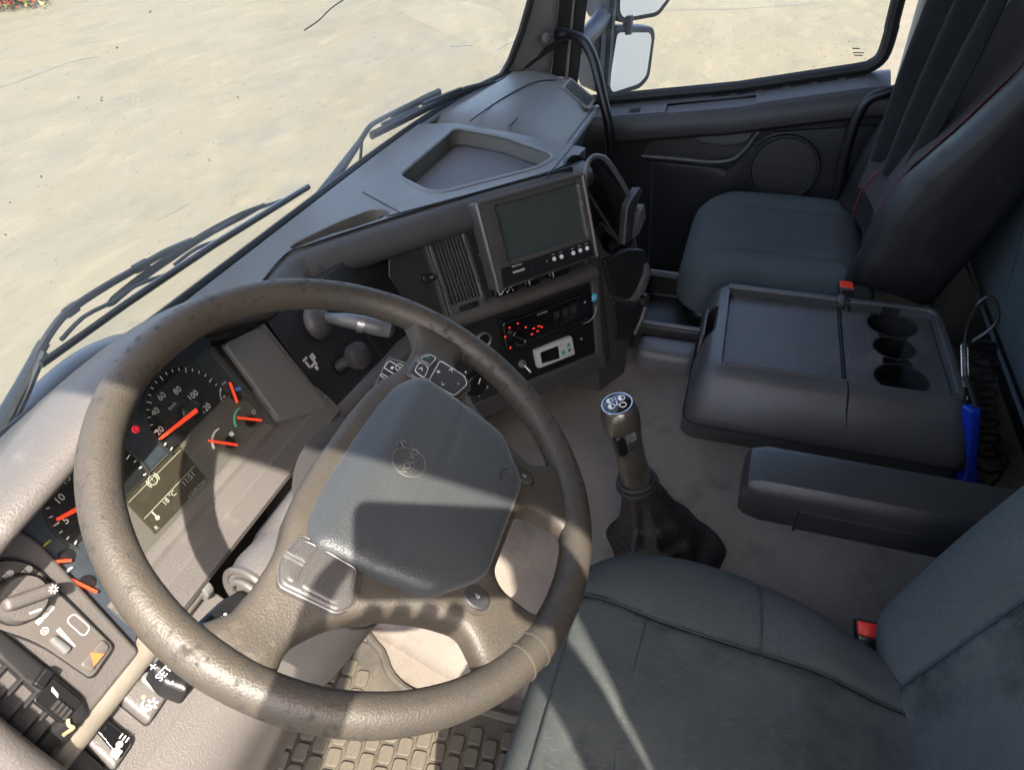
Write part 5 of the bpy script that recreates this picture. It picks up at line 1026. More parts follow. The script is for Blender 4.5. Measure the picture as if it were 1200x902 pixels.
for s in (-1, 1):
    p = (s * .071, -.130); g = G(); g.lathe(FWr.at(*p), [(.0125, .004), (.0122, .0135), (.0105, .0150), (.001, .0142)], 28, sx=.82 if s < 0 else .55); hb_ = obj(g, 'horn_button', 'button_grey', sw_)
    g = G(); g.ring(FWr, p[0], p[1], .0138, .0022, .006, .0130, 28); obj(g, 'button_surround', 'leather_worn', hb_)
    text('symbol', 'd', .007, FWr, p[0], p[1], .0152, 'grey_print', hb_)

# ------------------------------------------------------------------ steering column with its stalks
cm = root('steering_column', 'grey steering column shroud behind the wheel with black stalks', 'steering column', (0, .12, -.2))
g = G(); sec = []
for h, w_, v0, v1 in ((-.040, .058, -.075, .040), (-.060, .072, -.085, .050), (-.11, .082, -.085, .056), (-.17, .086, -.085, .050), (-.24, .088, -.085, .035), (-.32, .09, -.08, .02)):
    sec.append([FW.p(x, y, h) for x, y in rrect(-w_, v0, w_, v1, .035, 4)])
g.loft(sec); obj(g, 'shroud', 'dash_grey', cm, sharp=60)
g = G(); g.tube([FW.p(x, y, -.115) for x, y in rrect(-.0825, -.0855, .0825, .0562, .035, 4)], .0018, 5, closed=True); obj(g, 'shroud_joint', 'rubber_black', cm)
# left stalk: boot on the column, black lever with printed marks reaching out past the rim
b0 = V3((-0.1248, 0.0448, -0.0321)); b1 = V3((-0.1611, 0.0472, -0.025)); b2 = V3((-0.2078, 0.0459, -0.0154)); b3 = V3((-0.2253, 0.0482, -0.0095))
g = G(); fr = Fr(b0, np.cross(unit(b1 - b0), FW.N), FW.N); 
g = G(); g.tube([b0 - unit(b1 - b0) * .035, b0 - unit(b1 - b0) * .01, b0 + unit(b1 - b0) * .006], [.030, .029, .024], 24); sb_ = obj(g, 'stalk_boot', 'dash_grey', cm)
g = G(); q = [b0 + unit(b1 - b0) * (.006 + (RC * 0)) + .0245 * (cos(t) * fr.X + sin(t) * fr.Y) for t in np.linspace(0, 2 * pi, 33)[:-1]]; g.tube(q, .0032, 8, closed=True); obj(g, 'boot_ring', 'trim_dim', sb_)
g = G(); q = [b0 + unit(b1 - b0) * .010 + .016 * (cos(t) * fr.X + sin(t) * fr.Y) for t in np.linspace(0, 2 * pi, 33)[:-1]]; g.tube(q, .003, 8, closed=True); obj(g, 'boot_ring', 'dash_grey', sb_)
dv = unit(b2 - b0); sX = unit(np.cross(dv, FW.N)); fst = Fr(b0, dv, -sX)
fst = Fr(b0, dv, np.cross(FW.N, dv))
L_ = float(np.linalg.norm(b3 - b0))
g = G(); g.panel(fst, rpoly([(.012, -.008), (.030, -.013), (L_ - .004, -.0155), (L_, 0), (L_ - .004, .0155), (.030, .013), (.012, .008)], .003), -.010, .008, .004, step=.007); lst = obj(g, 'left_stalk', 'black_plastic', cm)
text('stalk_print', '••', .010, fst, .040, -.002, .0086, 'white_print', lst, rot=radians(180)); text('stalk_print', 'I', .010, fst, .054, -.002, .0086, 'white_print', lst, rot=radians(180)); text('stalk_print', 'O', .010, fst, .068, -.002, .0086, 'white_print', lst, rot=radians(180))
kk = lambda u: ((V3(u) - fst.o) @ fst.X, (V3(u) - fst.o) @ fst.Y)
for s_, u, z_ in (('+', (-0.2198, 0.0544, -0.0014), .010), ('SET', (-0.2198, 0.0475, -0.0053), .0075), ('-', (-0.2223, 0.0412, -0.0089), .010)):
    c_ = kk(u); text('stalk_print', s_, z_, fst, c_[0], c_[1], .0088, 'white_print', lst, rot=radians(180))
# right paddle: flat key pad behind the right spoke
pq = [(0.118, 0.0434), (0.1967, 0.0555), (0.2069, 0.0281), (0.1429, 0.015)]
fp = FW.at(0, 0, -.07)
g = G(); g.panel(fp, rpoly([tuple(p) for p in pq], .005), -.016, .004, .003, step=.008); rp2 = obj(g, 'right_stalk', 'button_grey', cm)
g = G(); g.tube([fp.p(x, y, .0030) for x, y in rpoly([tuple(p) for p in pq], .005)], .0010, 5, closed=True); obj(g, 'stalk_edge', 'stalk_silver', rp2)
g = G(); c_ = np.mean([tuple(p) for p in pq], 0); g.tube([fp.p(c_[0] - .01, c_[1] - .01, -.006), fp.p(.06, -.01, -.03)], .012, 10); obj(g, 'stalk_arm', 'black_plastic', rp2)
for P in (((0.1901, 0.0503), (0.1798, 0.0394)), ((0.1664, 0.0484), (0.1663, 0.036)), ((0.1486, 0.0447), (0.1481, 0.0346)), ((0.1947, 0.04), (0.1882, 0.0322))):
    a, b = P; x0, x1 = sorted((a[0], b[0])); y0, y1 = sorted((a[1], b[1])); g = G(); g.tube([fp.p(x, y, .0045) for x, y in rrect(x0 - .002, y0 - .002, x1 + .002, y1 + .002, .002, 2)], .0007, 5, closed=True); obj(g, 'key_outline', 'grey_print', rp2)
    g = G(); g.box(fp, (x0 + x1) / 2 - .002, (x0 + x1) / 2 + .002, (y0 + y1) / 2 - .0015, (y0 + y1) / 2 + .0015, .004, .0047); obj(g, 'key_symbol', 'white_print', rp2)

# ================================================================== monitor mounted on the centre stack
mn = root('camera_monitor', 'black reversing monitor with a grey bezel mounted on the centre stack', 'monitor', tuple(FU.p(-.05, .04, .03)))
bez = [(-.157, .030), (.058, .034), (.060, .184), (-.160, .184)]
g = G(); g.panel(FU, rpoly(bez, .006), .012, .052, .004, holes=[[(-.124, .076), (.042, .076), (.044, .170), (-.125, .170)]], step=.014); hs_ = obj(g, 'housing', 'dash_lip', mn)
g = G(); g.prism(FU, rpoly([(-.150, .034), (.052, .037), (.050, .068), (-.146, .068)], .004), .048, .0522); obj(g, 'control_strip', 'black_plastic', hs_, bevel=.001)
g = G(); g.prism(FU, [(-.150, .045), (.050, .045), (.050, .175), (-.150, .175)], .016, .044); obj(g, 'screen', 'screen', mn)
for P in ([(-.160, .184), (.060, .184)], [(-.160, .184), (-.157, .030)], [(.060, .184), (.058, .034)]):
    g = G(); g.tube([FU.p(*P[0], .0495), FU.p(*P[1], .0495)], .0048, 8); obj(g, 'bezel_edge', 'trim_dim', hs_)
for u in ((-0.0357, 0.0547), (-0.0198, 0.0545), (0.0064, 0.0541), (0.0223, 0.0546), (0.0379, 0.0544)):
    g = G(); g.lathe(FU.at(*u), [(.0038, .050), (.0038, .054), (.001, .0545)], 14); b_ = obj(g, 'button', 'white_print', mn)
    g = G(); g.box(FU, u[0] - .003, u[0] + .003, u[1] + .0075, u[1] + .0088, .0520, .0526); obj(g, 'button_caption', 'grey_print', mn)
u = (-0.0514, 0.0551); g = G(); g.disc(FU, u[0], u[1], .0014, .051, .0530, 10); obj(g, 'power_lamp', 'yellow_arc', mn)
u = (-0.0834, 0.0555); g = G(); g.disc(FU, u[0], u[1], .0026, .051, .0524, 12); obj(g, 'sensor_eye', 'gloss_black', mn)
text('lettering', 'waeco', .0092, FU, *(-0.1114, 0.055), .0524, 'white_print', mn, sx=1.05); text('lettering', 'PerfectView', .0042, FU, *(-0.1124, 0.0645), .0524, 'white_print', mn)
g = G(); g.box(FU, -.09, -.01, .07, .14, -.002, .018); obj(g, 'bracket', 'black_plastic', mn)

# ================================================================== engine tunnel and floor
g = G(); TP = [(.18, -.80), (.215, -.742), (.245, -.715), (.285, -.64), (.325, -.560), (.350, -.522), (.385, -.505), (.44, -.5), (.60, -.499), (.80, -.498), (1.0, -.499), (1.16, -.503), (1.24, -.53), (1.30, -.64), (1.34, -.80)]
sec = []
for y in np.linspace(.42, -1.0, 36):
    row = []
    for i, (x, z) in enumerate(TP):
        w_ = math.exp(-((y + .62) / .16) ** 2) * (1 if i < 8 else 0)
        f_ = smooth((y - .02) / .25) * (1 if i < 7 else 0)
        row.append(V3((x - .03 * w_ - .006 * sin(9 * y) * (i < 6) + .05 * f_, y, z + .016 * w_ * (i in (5, 6, 7)) + .006 * sin(7 * y + x * 5) * (2 < i < 12))))
    sec.append(row)
g.loft(sec); structure(obj(g, 'engine_tunnel', 'carpet', sub=1))
fm_ = root('floor_mat', 'dusty black rubber floor mat with raised tread blocks under the wheel', 'floor mat', (0, .1, -.745))
mp_ = [(-.36, -.42), (.16, -.42), (.175, -.05), (.165, .10), (.185, .17), (.235, .23), (.25, .36), (-.36, .36)]
g = G(); g.prism(FZ, mp_, -.745, -.732); obj(g, 'sheet', 'mat_rubber', fm_, bevel=.003)
g = G(); g.tube([V3((x, y, -.729)) for x, y in spl([(x, y, 0) for x, y in mp_], 4, closed=True) for (x, y) in [(x, y)]] if False else [V3((p[0], p[1], -.728)) for p in spl([(x, y, 0) for x, y in mp_], 4, closed=True)], .008, 8, closed=True); obj(g, 'raised_border', 'mat_rubber', fm_)
g = G(); g.panel(FZ, rrect(0, 0, .0345, .0265, .005, 2), -.733, -.7255, .003, step=None); g0 = g
first = None
ang_ = radians(8)
for i in range(-13, 10):
    for j in range(-16, 16):
        x0, y0 = i * .0345 + (.017 if j % 2 else 0), j * .0275; x = x0 * cos(ang_) - y0 * sin(ang_) + .02; y = x0 * sin(ang_) + y0 * cos(ang_) + .05
        c4 = np.array([(x - .004, y - .004), (x + .034, y - .004), (x + .034, y + .029), (x - .004, y + .029)])
        if x < -.16 or not inside(c4, mp_).all() or pdist(c4, mp_).min() < .014: continue
        if y < -.14 and x < -.05: continue
        if first is None:
            g = G(); fr = FZ.at(0, 0, 0).rot(ang_); P = rrect(0, 0, .0295, .0228, .005, 2); Q = grow(P, -.0022)
            g.loft([[fr.p(a, b, -.733) for a, b in P], [fr.p(a, b, -.7275) for a, b in P], [fr.p(a, b, -.7255) for a, b in Q]]); first = obj(g, 'tread_block', 'mat_rubber', fm_); base_ = first; first.location = (x, y, 0)
        else: again(base_, (x - base_.location.x, y - base_.location.y, 0), fm_)

# ================================================================== gear lever
gl_ = root('gear_lever', 'gear lever with a metallic grip, black shift pattern cap and leather boot', 'gear lever', (.42, -.25, -.5))
t0_ = V3((0.3995, -0.1559, -0.205)); t1_ = V3((0.4218, -0.1947, -0.375)); ax = unit(t1_ - t0_); Lg = float(np.linalg.norm(t1_ - t0_))
fg = Fr(t0_, unit(np.cross(-ax, V3((.35, -.94, 0)))), np.cross(-ax, unit(np.cross(-ax, V3((.35, -.94, 0))))))
if fg.N @ ax > 0: fg = Fr(t0_, fg.Y, fg.X)
pf = [(.001, .0015), (.015, .0012), (.0205, -.0008), (.0245, -.005), (.0272, -.014), (.0282, -.028), (.0268, -.045), (.0242, -.066), (.0226, -.09), (.0222, -.115), (.0232, -.14), (.0246, -.16), (.0250, -Lg)]
g = G(); rings = [[fg.p(r * cos(2 * pi * k / 32), r * sin(2 * pi * k / 32), h) for k in range(32)] for r, h in pf]; g.loft(rings); gk = obj(g, 'grip', 'knob_metal', gl_, sharp=70)
g = G(); g.lathe(fg, [(.0212, -.001), (.0212, .0010), (.018, .0022), (.001, .0032)], 32); cp = obj(g, 'pattern_cap', 'gloss_black', gk)
g = G(); g.ring(fg, 0, 0, .0218, .0012, -.001, .0012, 36); obj(g, 'cap_ring', 'chrome', gk)
# shift pattern: find the picture-up direction on the cap
upv = V3((.78, .33, .0)); ua = fg.X * (upv @ fg.X) + fg.Y * (upv @ fg.Y); fpz = Fr(fg.o, np.cross(unit(ua), fg.N), unit(ua))
for cx, cy, fill in ((-.0085, .0070, 1), (.0085, .0060, 1), (-.0085, -.0055, 1), (.0075, -.0085, 0)):
    g = G(); g.ring(fpz, cx, cy, .0048, .0009, .002, .0036, 22); obj(g, 'shift_mark', 'white_print', gk)
    if fill: g = G(); g.prism(fpz, circ(cx, cy, .0044, 14, 90, 270), .002, .0035); obj(g, 'shift_mark', 'white_print', gk)
g = G(); g.box(fpz, -.0006, .0006, -.007, .009, .002, .0036); g.box(fpz, -.0045, .0040, -.0062, -.0050, .002, .0036); obj(g, 'shift_mark', 'white_print', gk)
sd_ = unit(V3((-.75, -.55, .1)) - ax * (V3((-.75, -.55, .1)) @ ax)); fb = Fr(t0_ + ax * .060 + sd_ * .019, np.cross(-ax, sd_), -ax)
if fb.N @ sd_ < 0: fb = Fr(fb.o, -fb.X, fb.Y)
g = G(); g.box(fb, -.008, .008, .004, .020, 0, .009); obj(g, 'range_switch', 'sill_grey', gk, bevel=.0015)
g = G(); g.box(fb, -.007, .009, -.014, .0, 0, .008); obj(g, 'splitter_switch', 'charcoal', gk, bevel=.0015)
g = G(); g.panel(fb, rrect(-.024, -.020, -.008, .020, .007), -.006, .006, .003, step=.006); obj(g, 'range_collar', 'black_plastic', gk)
g = G(); base = V3((.428, -.252, -.5)); top_ = t0_ + ax * (Lg - .006); rows = []
for i, s in enumerate(np.linspace(0, 1, 22)):
    c = top_ * (1 - s) + base * s; c[2] = top_[2] + (base[2] - .006 - top_[2]) * s
    r = .027 + .016 * s + .044 * s ** 2.2
    rows.append([c + V3((cos(t) * r * (1 + (.34 * s * (1.15 - s)) * sin(7 * t + 4 * s) + .06 * s * sin(3 * t + 8 * s)), sin(t) * r * (1 + (.30 * s * (1.15 - s)) * sin(6 * t + 4 * s) + .05 * s * sin(2 * t + 11 * s)) * 1.1, .010 * sin(3 * t + 2) * s * (1 - s) + .006 * sin(s * 26 + 2 * t) * s)) for t in np.linspace(0, 2 * pi, 49)[:-1]])
g.loft(rows); obj(g, 'boot', 'boot_leather', gl_, sharp=None)
for k in (0, .010):
    g = G(); c = top_ + ax * (k - .004); a_ = fg.X; b_ = fg.Y; g.tube([c + (.0275 + k * .25) * (cos(t) * a_ + sin(t) * b_) for t in np.linspace(0, 2 * pi, 29)[:-1]], .0042, 8, closed=True); obj(g, 'boot_collar', 'boot_leather', gl_)
g = G(); fl = [top_ + ax * .012 + .0305 * (cos(t) * fg.X + sin(t) * fg.Y) for t in np.linspace(-2.9, -.6, 9)]; fb2 = [p + ax * .050 + (p - top_ - ax * .012) * .55 for p in fl]; g.loft([fl, fb2], ring_closed=False, caps=False); ff = obj(g, 'torn_flap', 'boot_leather', gl_); so_ = ff.modifiers.new('solid', 'SOLIDIFY'); so_.thickness = .002
g = G(); g.prism(FZ, rrect(.372, -.315, .490, -.195, .055), -.505, -.493); obj(g, 'base_plate', 'void_black', gl_, bevel=.004)

# ================================================================== storage console between the seats
cn = root('storage_console', 'dark grey storage console with a ribbed lid and three cup holders between the seats', 'console', (.88, -.48, -.5))
lv_ = [(-.506, .700, 1.072, -.722, -.236, .03), (-.455, .676, 1.082, -.728, -.238, .035), (-.440, .672, 1.082, -.728, -.240, .035), (-.425, .676, 1.081, -.727, -.241, .035), (-.385, .698, 1.072, -.718, -.250, .035), (-.362, .713, 1.063, -.710, -.258, .035), (-.350, .724, 1.054, -.704, -.266, .032), (-.345, .735, 1.044, -.697, -.275, .028)]
g = G(); g.loft([[V3((x, y, z)) for x, y in rrect(x0, y0, x1, y1, r, 5)] for z, x0, x1, y0, y1, r in lv_]); body = obj(g, 'body', 'console_grey', cn, sharp=45)
rec = [(.744, -.292), (1.030, -.288), (1.030, -.684), (.752, -.690)]
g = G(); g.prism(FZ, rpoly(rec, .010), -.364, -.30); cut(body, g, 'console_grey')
cups = [(.972, -.586, .046), (.905, -.590, .040), (.838, -.602, .047)]
cups = [(*xy((0.9875, -0.6088, -0.364)), .046), (*xy((0.9019, -0.6059, -0.364)), .038), (*xy((0.8006, -0.6083, -0.364)), .046)]
pads = []
g = G(); g.prism(FZ, rpoly([(.747, -.295), (1.027, -.291), (1.027, -.508), (.747, -.508)], .006), -.3645, -.3595); lidp = obj(g, 'lid_mat', 'tray_rubber', cn, bevel=.0015)
g = G(); g.prism(FZ, rpoly([(.747, -.5145), (1.027, -.5145), (1.027, -.681), (.755, -.687)], .006), -.3645, -.3595); cupp = obj(g, 'cup_plate', 'tray_rubber', cn)
for cx, cy, r in cups:
    for o in (body, cupp):
        g = G(); g.prism(FZ, circ(cx, cy, r, 40), -.45, -.30); cut(o, g, 'void_black')  # well walls coloured black, painting in the shade of the cups
for a, b in ((cups[0], cups[1]), (cups[1], cups[2])):
    for o in (body, cupp):
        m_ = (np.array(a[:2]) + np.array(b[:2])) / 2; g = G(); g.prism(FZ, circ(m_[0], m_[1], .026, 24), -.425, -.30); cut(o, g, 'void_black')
for cx, cy, r in cups:
    g = G(); g.ring(FZ, cx, cy, r + .0005, .0022, -.3600, -.3588, 40); obj(g, 'cup_rim', 'charcoal', cn)
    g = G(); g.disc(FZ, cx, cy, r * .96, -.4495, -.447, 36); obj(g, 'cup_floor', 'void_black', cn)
g = G(); nx, ny = 36, 40                                                            # dimpled texture knobs of the lid mat, too fine to count
for i in range(nx):
    for j in range(62):
        x = .752 + .0075 * i; y = -.300 - .0062 * j
        if x > 1.022 or -.518 < y < -.505 or y < -.678: continue
        if any((x - cx) ** 2 + (y - cy) ** 2 < (r + .004) ** 2 for cx, cy, r in cups): continue
        m1 = [(np.array(a[:2]) + np.array(b[:2])) / 2 for a, b in ((cups[0], cups[1]), (cups[1], cups[2]))]
        if any(np.hypot(x - q[0], y - q[1]) < .03 for q in m1): continue
        s = .0021; g.add([(x - s, y - s * .7, -.3597), (x + s, y - s * .7, -.3597), (x + s, y + s * .7, -.3597), (x - s, y + s * .7, -.3597), (x, y, -.3586)], [(0, 1, 4), (1, 2, 4), (2, 3, 4), (3, 0, 4)])
kn_ = obj(g, 'mat_knurling', 'tray_rubber', cn, sharp=None, merge=False); kn_['kind'] = 'stuff'
g = G(); g.loft([[V3((x, y, z)) for x, z in ((.7385, -.346), (.744, -.3445), (.744, -.3395), (.7385, -.3425))] for y in (-.30, -.51)]); obj(g, 'lid_edge', 'console_grey', cn, bevel=.001)
g = G(); g.tube(spl([(1.036, -.53, -.344), (1.040, -.66, -.344), (1.030, -.688, -.344), (.99, -.693, -.344), (.78, -.696, -.344), (.752, -.69, -.345)], 5), .0075, 8, flat=.7, up=(0, 0, 1)); obj(g, 'cup_plate_lip', 'console_grey', cn)
g = G(); g.tube([(1.036, -.285, -.344), (1.037, -.512, -.344)], .0075, 8, flat=.7, up=(0, 0, 1)); obj(g, 'lid_lip', 'console_grey', cn)
g = G(); g.box(FZ, 1.020, 1.052, -.520, -.505, -.352, -.338); obj(g, 'hinge_cap', 'console_grey', cn, bevel=.004)
g = G(); g.tube(spl([(.745, -.511, -.3445), (.724, -.513, -.3495), (.705, -.516, -.375), (.686, -.522, -.410), (.675, -.526, -.435)], 4), .0017, 5); obj(g, 'lid_split', 'void_black', cn)
g = G(); ring_ = [V3((x, y, -.4405)) for x, y in rrect(.6705, -.7295, 1.0835, -.2385, .035, 5)]; g.tube(ring_, .0013, 5, closed=True); obj(g, 'body_joint', 'void_black', cn)
g = G(); g.tube([(.746, -.511, -.3592), (1.027, -.511, -.3592)], .003, 6); obj(g, 'mat_split', 'void_black', cn)
g = G(); g.prism(FZ, rpoly([(.845, -.232), (.965, -.232), (.955, -.272), (.855, -.272)], .01), -.45, -.30); cut(body, g)
g = G(); g.box(FZ, .846, .964, -.2715, -.268, -.45, -.352); lt = obj(g, 'latch_well', 'void_black', cn)
g = G(); g.loft([[V3((x, y, z)) for y, z in ((-.2445, -.372), (-.2495, -.359), (-.2535, -.359), (-.250, -.40), (-.244, -.415))] for x in (.855, .955)]); obj(g, 'latch', 'sill_grey', cn, bevel=.002)

# low tray ahead of the console
tb = root('tunnel_tray', 'low open storage tray on the tunnel ahead of the console', 'tray', (1.08, -.18, -.5))
g = G(); g.prism(FZ, rpoly([(.985, -.075), (1.255, -.055), (1.245, -.38), (.985, -.38)], .03), -.506, -.440); tb_b = obj(g, 'bin', 'charcoal', tb, bevel=.006, seg=3)
g = G(); g.prism(FZ, rpoly([(1.010, -.105), (1.225, -.09), (1.222, -.36), (1.010, -.36)], .025), -.498, -.40); cut(tb_b, g, 'fascia')
g = G(); P = rpoly([(.997, -.088), (1.241, -.070), (1.236, -.372), (.997, -.372)], .03); g.tube([V3((x, y, -.4395)) for x, y in P], .0065, 8, closed=True, flat=.6, up=(0, 0, 1)); obj(g, 'rim', 'sill_grey', tb)
g = G(); g.panel(FZ, rpoly([(.905, -.115), (.980, -.11), (.980, -.26), (.900, -.24)], .02), -.506, -.455, .02, step=.012); obj(g, 'front_pad', 'sill_grey', tb)

# ================================================================== driver's seat
ds = root('driver_seat', 'grey-blue fabric driver seat with a dark armrest and red belt buckle', 'seat', (0, -.4, -.72))
def seam_x(y): return np.interp(y, [-.60, -.40, -.25, -.16], [.098, .108, .118, .140])
def cush(x, y):
    b = .016 * smooth((np.abs(x) - .07) / .09) - .012 * smooth((y + .24) / .10) - .028 * smooth((-.42 - y) / .12)
    wr = .0016 * np.sin(55 * y + 9 * x + 2 * np.sin(20 * x)) * np.exp(-((y + .22) / .06) ** 2) * np.exp(-((x + .02) / .12) ** 2)
    gr = -.005 * np.exp(-((np.abs(x) - seam_x(y)) / .007) ** 2)
    gr2 = -.005 * np.exp(-((y + .245 + .05 * np.abs(x)) / .005) ** 2) * (np.abs(x) < seam_x(y))
    gr3 = -.004 * np.exp(-((y + .385 - .06 * np.abs(x)) / .005) ** 2) * (np.abs(x) > seam_x(y))
    return b + gr + gr2 + gr3 + wr
cP = rpoly([(-.20, -.62), (.178, -.62), (.196, -.50), (.238, -.38), (.252, -.27), (.222, -.155), (.12, -.128), (-.12, -.125), (-.225, -.15), (-.262, -.27), (-.25, -.45)], .06, 5)
g = G(); g.panel(FZ, cP, -.44, -.292, .072, step=.008, hf=cush); cu = obj(g, 'cushion', 'seat_fabric', ds, sharp=None)
iP = [(seam_x(y), y) for y in np.linspace(-.59, -.165, 14)]
iP = iP + [(-a, b) for a, b in iP[::-1]]
def cush_e(x, y):
    d = pdist(np.c_[x, y], cP); t = 1 - np.clip(d / .072, 0, 1); return cush(x, y) - .072 * (1 - np.sqrt(np.maximum(0, 1 - t * t))) + .0022
g = G(); g.panel(FZ, iP, -.40, -.292, 0, step=.008, hf=cush_e, back=False); obj(g, 'cushion_insert', 'seat_insert', ds, sharp=None)
def seam(P, name='seam', m='seam_thread', r=.0010):
    P = np.array(P, float); Q = np.array([p[:2] for p in spl([(x, y, 0) for x, y in P], 6)]); H = -.292 + cush_e(Q[:, 0], Q[:, 1]) + .0012
    g = G(); g.tube([V3((a, b, h)) for (a, b), h in zip(Q, H)], r, 5); obj(g, name, m, ds)
seam([(seam_x(y), y) for y in np.linspace(-.585, -.17, 8)]); seam([(-seam_x(y), y) for y in np.linspace(-.585, -.17, 8)])
seam([(-.115, -.251), (0, -.245), (.115, -.251)]); seam([(.107, -.379), (.16, -.3755), (.20, -.373)])
FB = Fr((0, -.572, -.31), (-1, 0, 0), (0, -.30, .954))                               # backrest plane, N forward
bP = rpoly([(-.25, -.06), (.25, -.06), (.262, .12), (.245, .5), (.15, .66), (-.15, .66), (-.245, .5), (-.262, .12)], .06, 5)
def bk(x, y): return .030 * smooth((np.abs(x) - .08) / .10) - .006 * np.exp(-((np.abs(x) - .128) / .006) ** 2)
g = G(); g.panel(FB, bP, -.10, .03, .055, step=.009, hf=bk); obj(g, 'backrest', 'seat_fabric', ds, sharp=None)
def bk_e(x, y):
    d = pdist(np.c_[x, y], bP); t = 1 - np.clip(d / .055, 0, 1); return bk(x, y) - .055 * (1 - np.sqrt(np.maximum(0, 1 - t * t))) + .003
g = G(); g.panel(FB, [(-.125, -.04), (.125, -.04), (.125, .6), (-.125, .6)], -.05, .03, 0, step=.009, hf=bk_e, back=False); obj(g, 'backrest_insert', 'seat_insert', ds, sharp=None)
for s in (-1, 1):
    Q = np.array([(s * .1265, y) for y in np.linspace(-.04, .6, 30)]); H = .03 + bk_e(Q[:, 0], Q[:, 1]); g = G(); g.tube([FB.p(a, b, h) for (a, b), h in zip(Q, H)], .0014, 5); obj(g, 'seam', 'seam_thread', ds)
g = G(); g.box(FZ, -.22, .22, -.60, -.18, -.745, -.44); obj(g, 'base', 'black_plastic', ds, bevel=.02)
# armrest
FA = Fr((.412, -.55, -.278), (1, 0, 0), (0, 1, 0.02))
g = G(); sec = []
for y, dz, w_ in ((-.345, -.018, .80), (-.352, -.006, .93), (-.375, 0, 1), (-.50, 0, 1), (-.65, .0, 1), (-.80, 0, 1)):
    sec.append([V3((.414 + w_ * x, y, -.278 + z + (dz if z > -.03 else -dz * .6))) for x, z in ((-.042, -.006), (-.036, .000), (.020, .006), (.034, .004), (.040, -.004), (.040, -.062), (.030, -.072), (-.040, -.074), (-.047, -.066), (-.046, -.02))])
g.loft(sec); ar = obj(g, 'armrest', 'armrest_black', ds, bevel=.004, bev_angle=40)
g = G(); g.loft([[V3((.414 + x, y, -.278 + z)) for x, z in ((-.0485, -.034), (-.0480, -.070), (-.044, -.072), (-.044, -.034))] for y in (-.425, -.80)]); obj(g, 'armrest_cover', 'armrest_black', ar, bevel=.001)
g = G(); g.tube([(.3655, -.424, -.312), (.3655, -.424, -.350)], .002, 5); obj(g, 'cover_gap', 'void_black', ar)
# buckle
def buckle(P, up_, name, label, par, sc_=1.0):
    f = Fr(P, (0, -1, 0), up_); g = G(); g.panel(f, rrect(-.017 * sc_, -.03, .017 * sc_, .018, .004), -.012, .0, .003, step=.006); b = obj(g, 'buckle', 'black_plastic', par)
    g = G(); g.panel(f, rrect(-.0155 * sc_, -.002, .0155 * sc_, .015, .003), -.004, .004, .002, step=.005); obj(g, 'release_button', 'buckle_red', b)
    g = G(); g.box(f, -.015, .015, -.006, -.003, .0, .003); obj(g, 'chrome_lip', 'chrome', b)
    g = G(); g.tube([f.p(0, -.03, -.006), f.p(0, -.10, -.03)], .008, 8); obj(g, 'stem', 'black_plastic', b); return b
buckle((0.212, -0.5143, -0.3448), (.80, .15, .55), 'buckle', '', ds)

# ================================================================== passenger seat
ps = root('passenger_seat', 'dark passenger seat with a blue-grey cushion and reclined black backrest', 'seat', (1.33, -.4, -.72))
FP = Fr((1.33, 0, 0), (1, 0, 0), (0, 1, 0))
def pc(x, y):
    return .012 * smooth((np.abs(x) - .12) / .08) - .012 * smooth((y + .28) / .10) - .02 * smooth((-.5 - y) / .08) - .005 * np.exp(-((np.abs(x) - .13) / .006) ** 2) * (y < -.28) - .005 * np.exp(-((y + .275) / .006) ** 2) * (np.abs(x) < .13)
pP = rpoly([(-.235, -.60), (.235, -.60), (.245, -.40), (.235, -.22), (.17, -.165), (-.17, -.165), (-.235, -.22), (-.245, -.40)], .06, 5)
g = G(); g.panel(FP, pP, -.46, -.335, .06, step=.013, hf=pc); obj(g, 'cushion', 'pax_fabric', ps, sharp=None)
def pc_e(x, y):
    d = pdist(np.c_[x, y], pP); t = 1 - np.clip(d / .06, 0, 1); return pc(x, y) - .06 * (1 - np.sqrt(np.maximum(0, 1 - t * t))) + .0015
g = G(); g.panel(FP, [(-.127, -.58), (.127, -.58), (.127, -.278), (-.127, -.278)], -.40, -.335, 0, step=.013, hf=pc_e, back=False); obj(g, 'cushion_insert', 'pax_insert', ps, sharp=None)
g = G(); g.box(FZ, 1.10, 1.56, -.60, -.20, -.745, -.45); obj(g, 'base', 'black_plastic', ps, bevel=.03)
front = [(-.530, -.335), (-.545, -.28), (-.556, -.20), (-.585, -.115), (-.648, -.024), (-.707, .075), (-.76, .19), (-.81, .33), (-.84, .44)]
backl = [(-.70, -.36), (-.72, -.30), (-.75, -.22), (-.775, -.14), (-.80, -.05), (-.83, .05), (-.86, .17), (-.89, .31), (-.90, .44)]
g = G(); sec = []
for x, f_, b_ in ((1.085, .030, -.03), (1.092, .006, -.006), (1.115, -.010, 0), (1.15, -.006, 0), (1.20, .022, 0), (1.33, .035, 0), (1.46, .022, 0), (1.51, -.006, 0), (1.545, -.010, 0), (1.568, .006, -.006), (1.575, .030, -.03)):
    sec.append([V3((x, y - f_, z + f_ * .4)) for y, z in front] + [V3((x, y - b_, z)) for y, z in backl[::-1]])
g.loft(sec); obj(g, 'backrest', 'pax_black', ps, sharp=60)
g = G(); g.loft([[V3((x, y - f_ + .004, z + f_ * .4 + .003)) for y, z in front[1:8]] for x, f_ in ((1.175, .010), (1.20, .022), (1.33, .035), (1.46, .022), (1.485, .010))], ring_closed=False, caps=False); obj(g, 'backrest_insert', 'pax_front', ps, sharp=None)
for x in (1.168,):
    g = G(); g.tube(spl([(x, y - .006 + .006, z + .006) for y, z in front[1:8]], 4), .0011, 6); obj(g, 'red_piping', 'red_thread', ps)
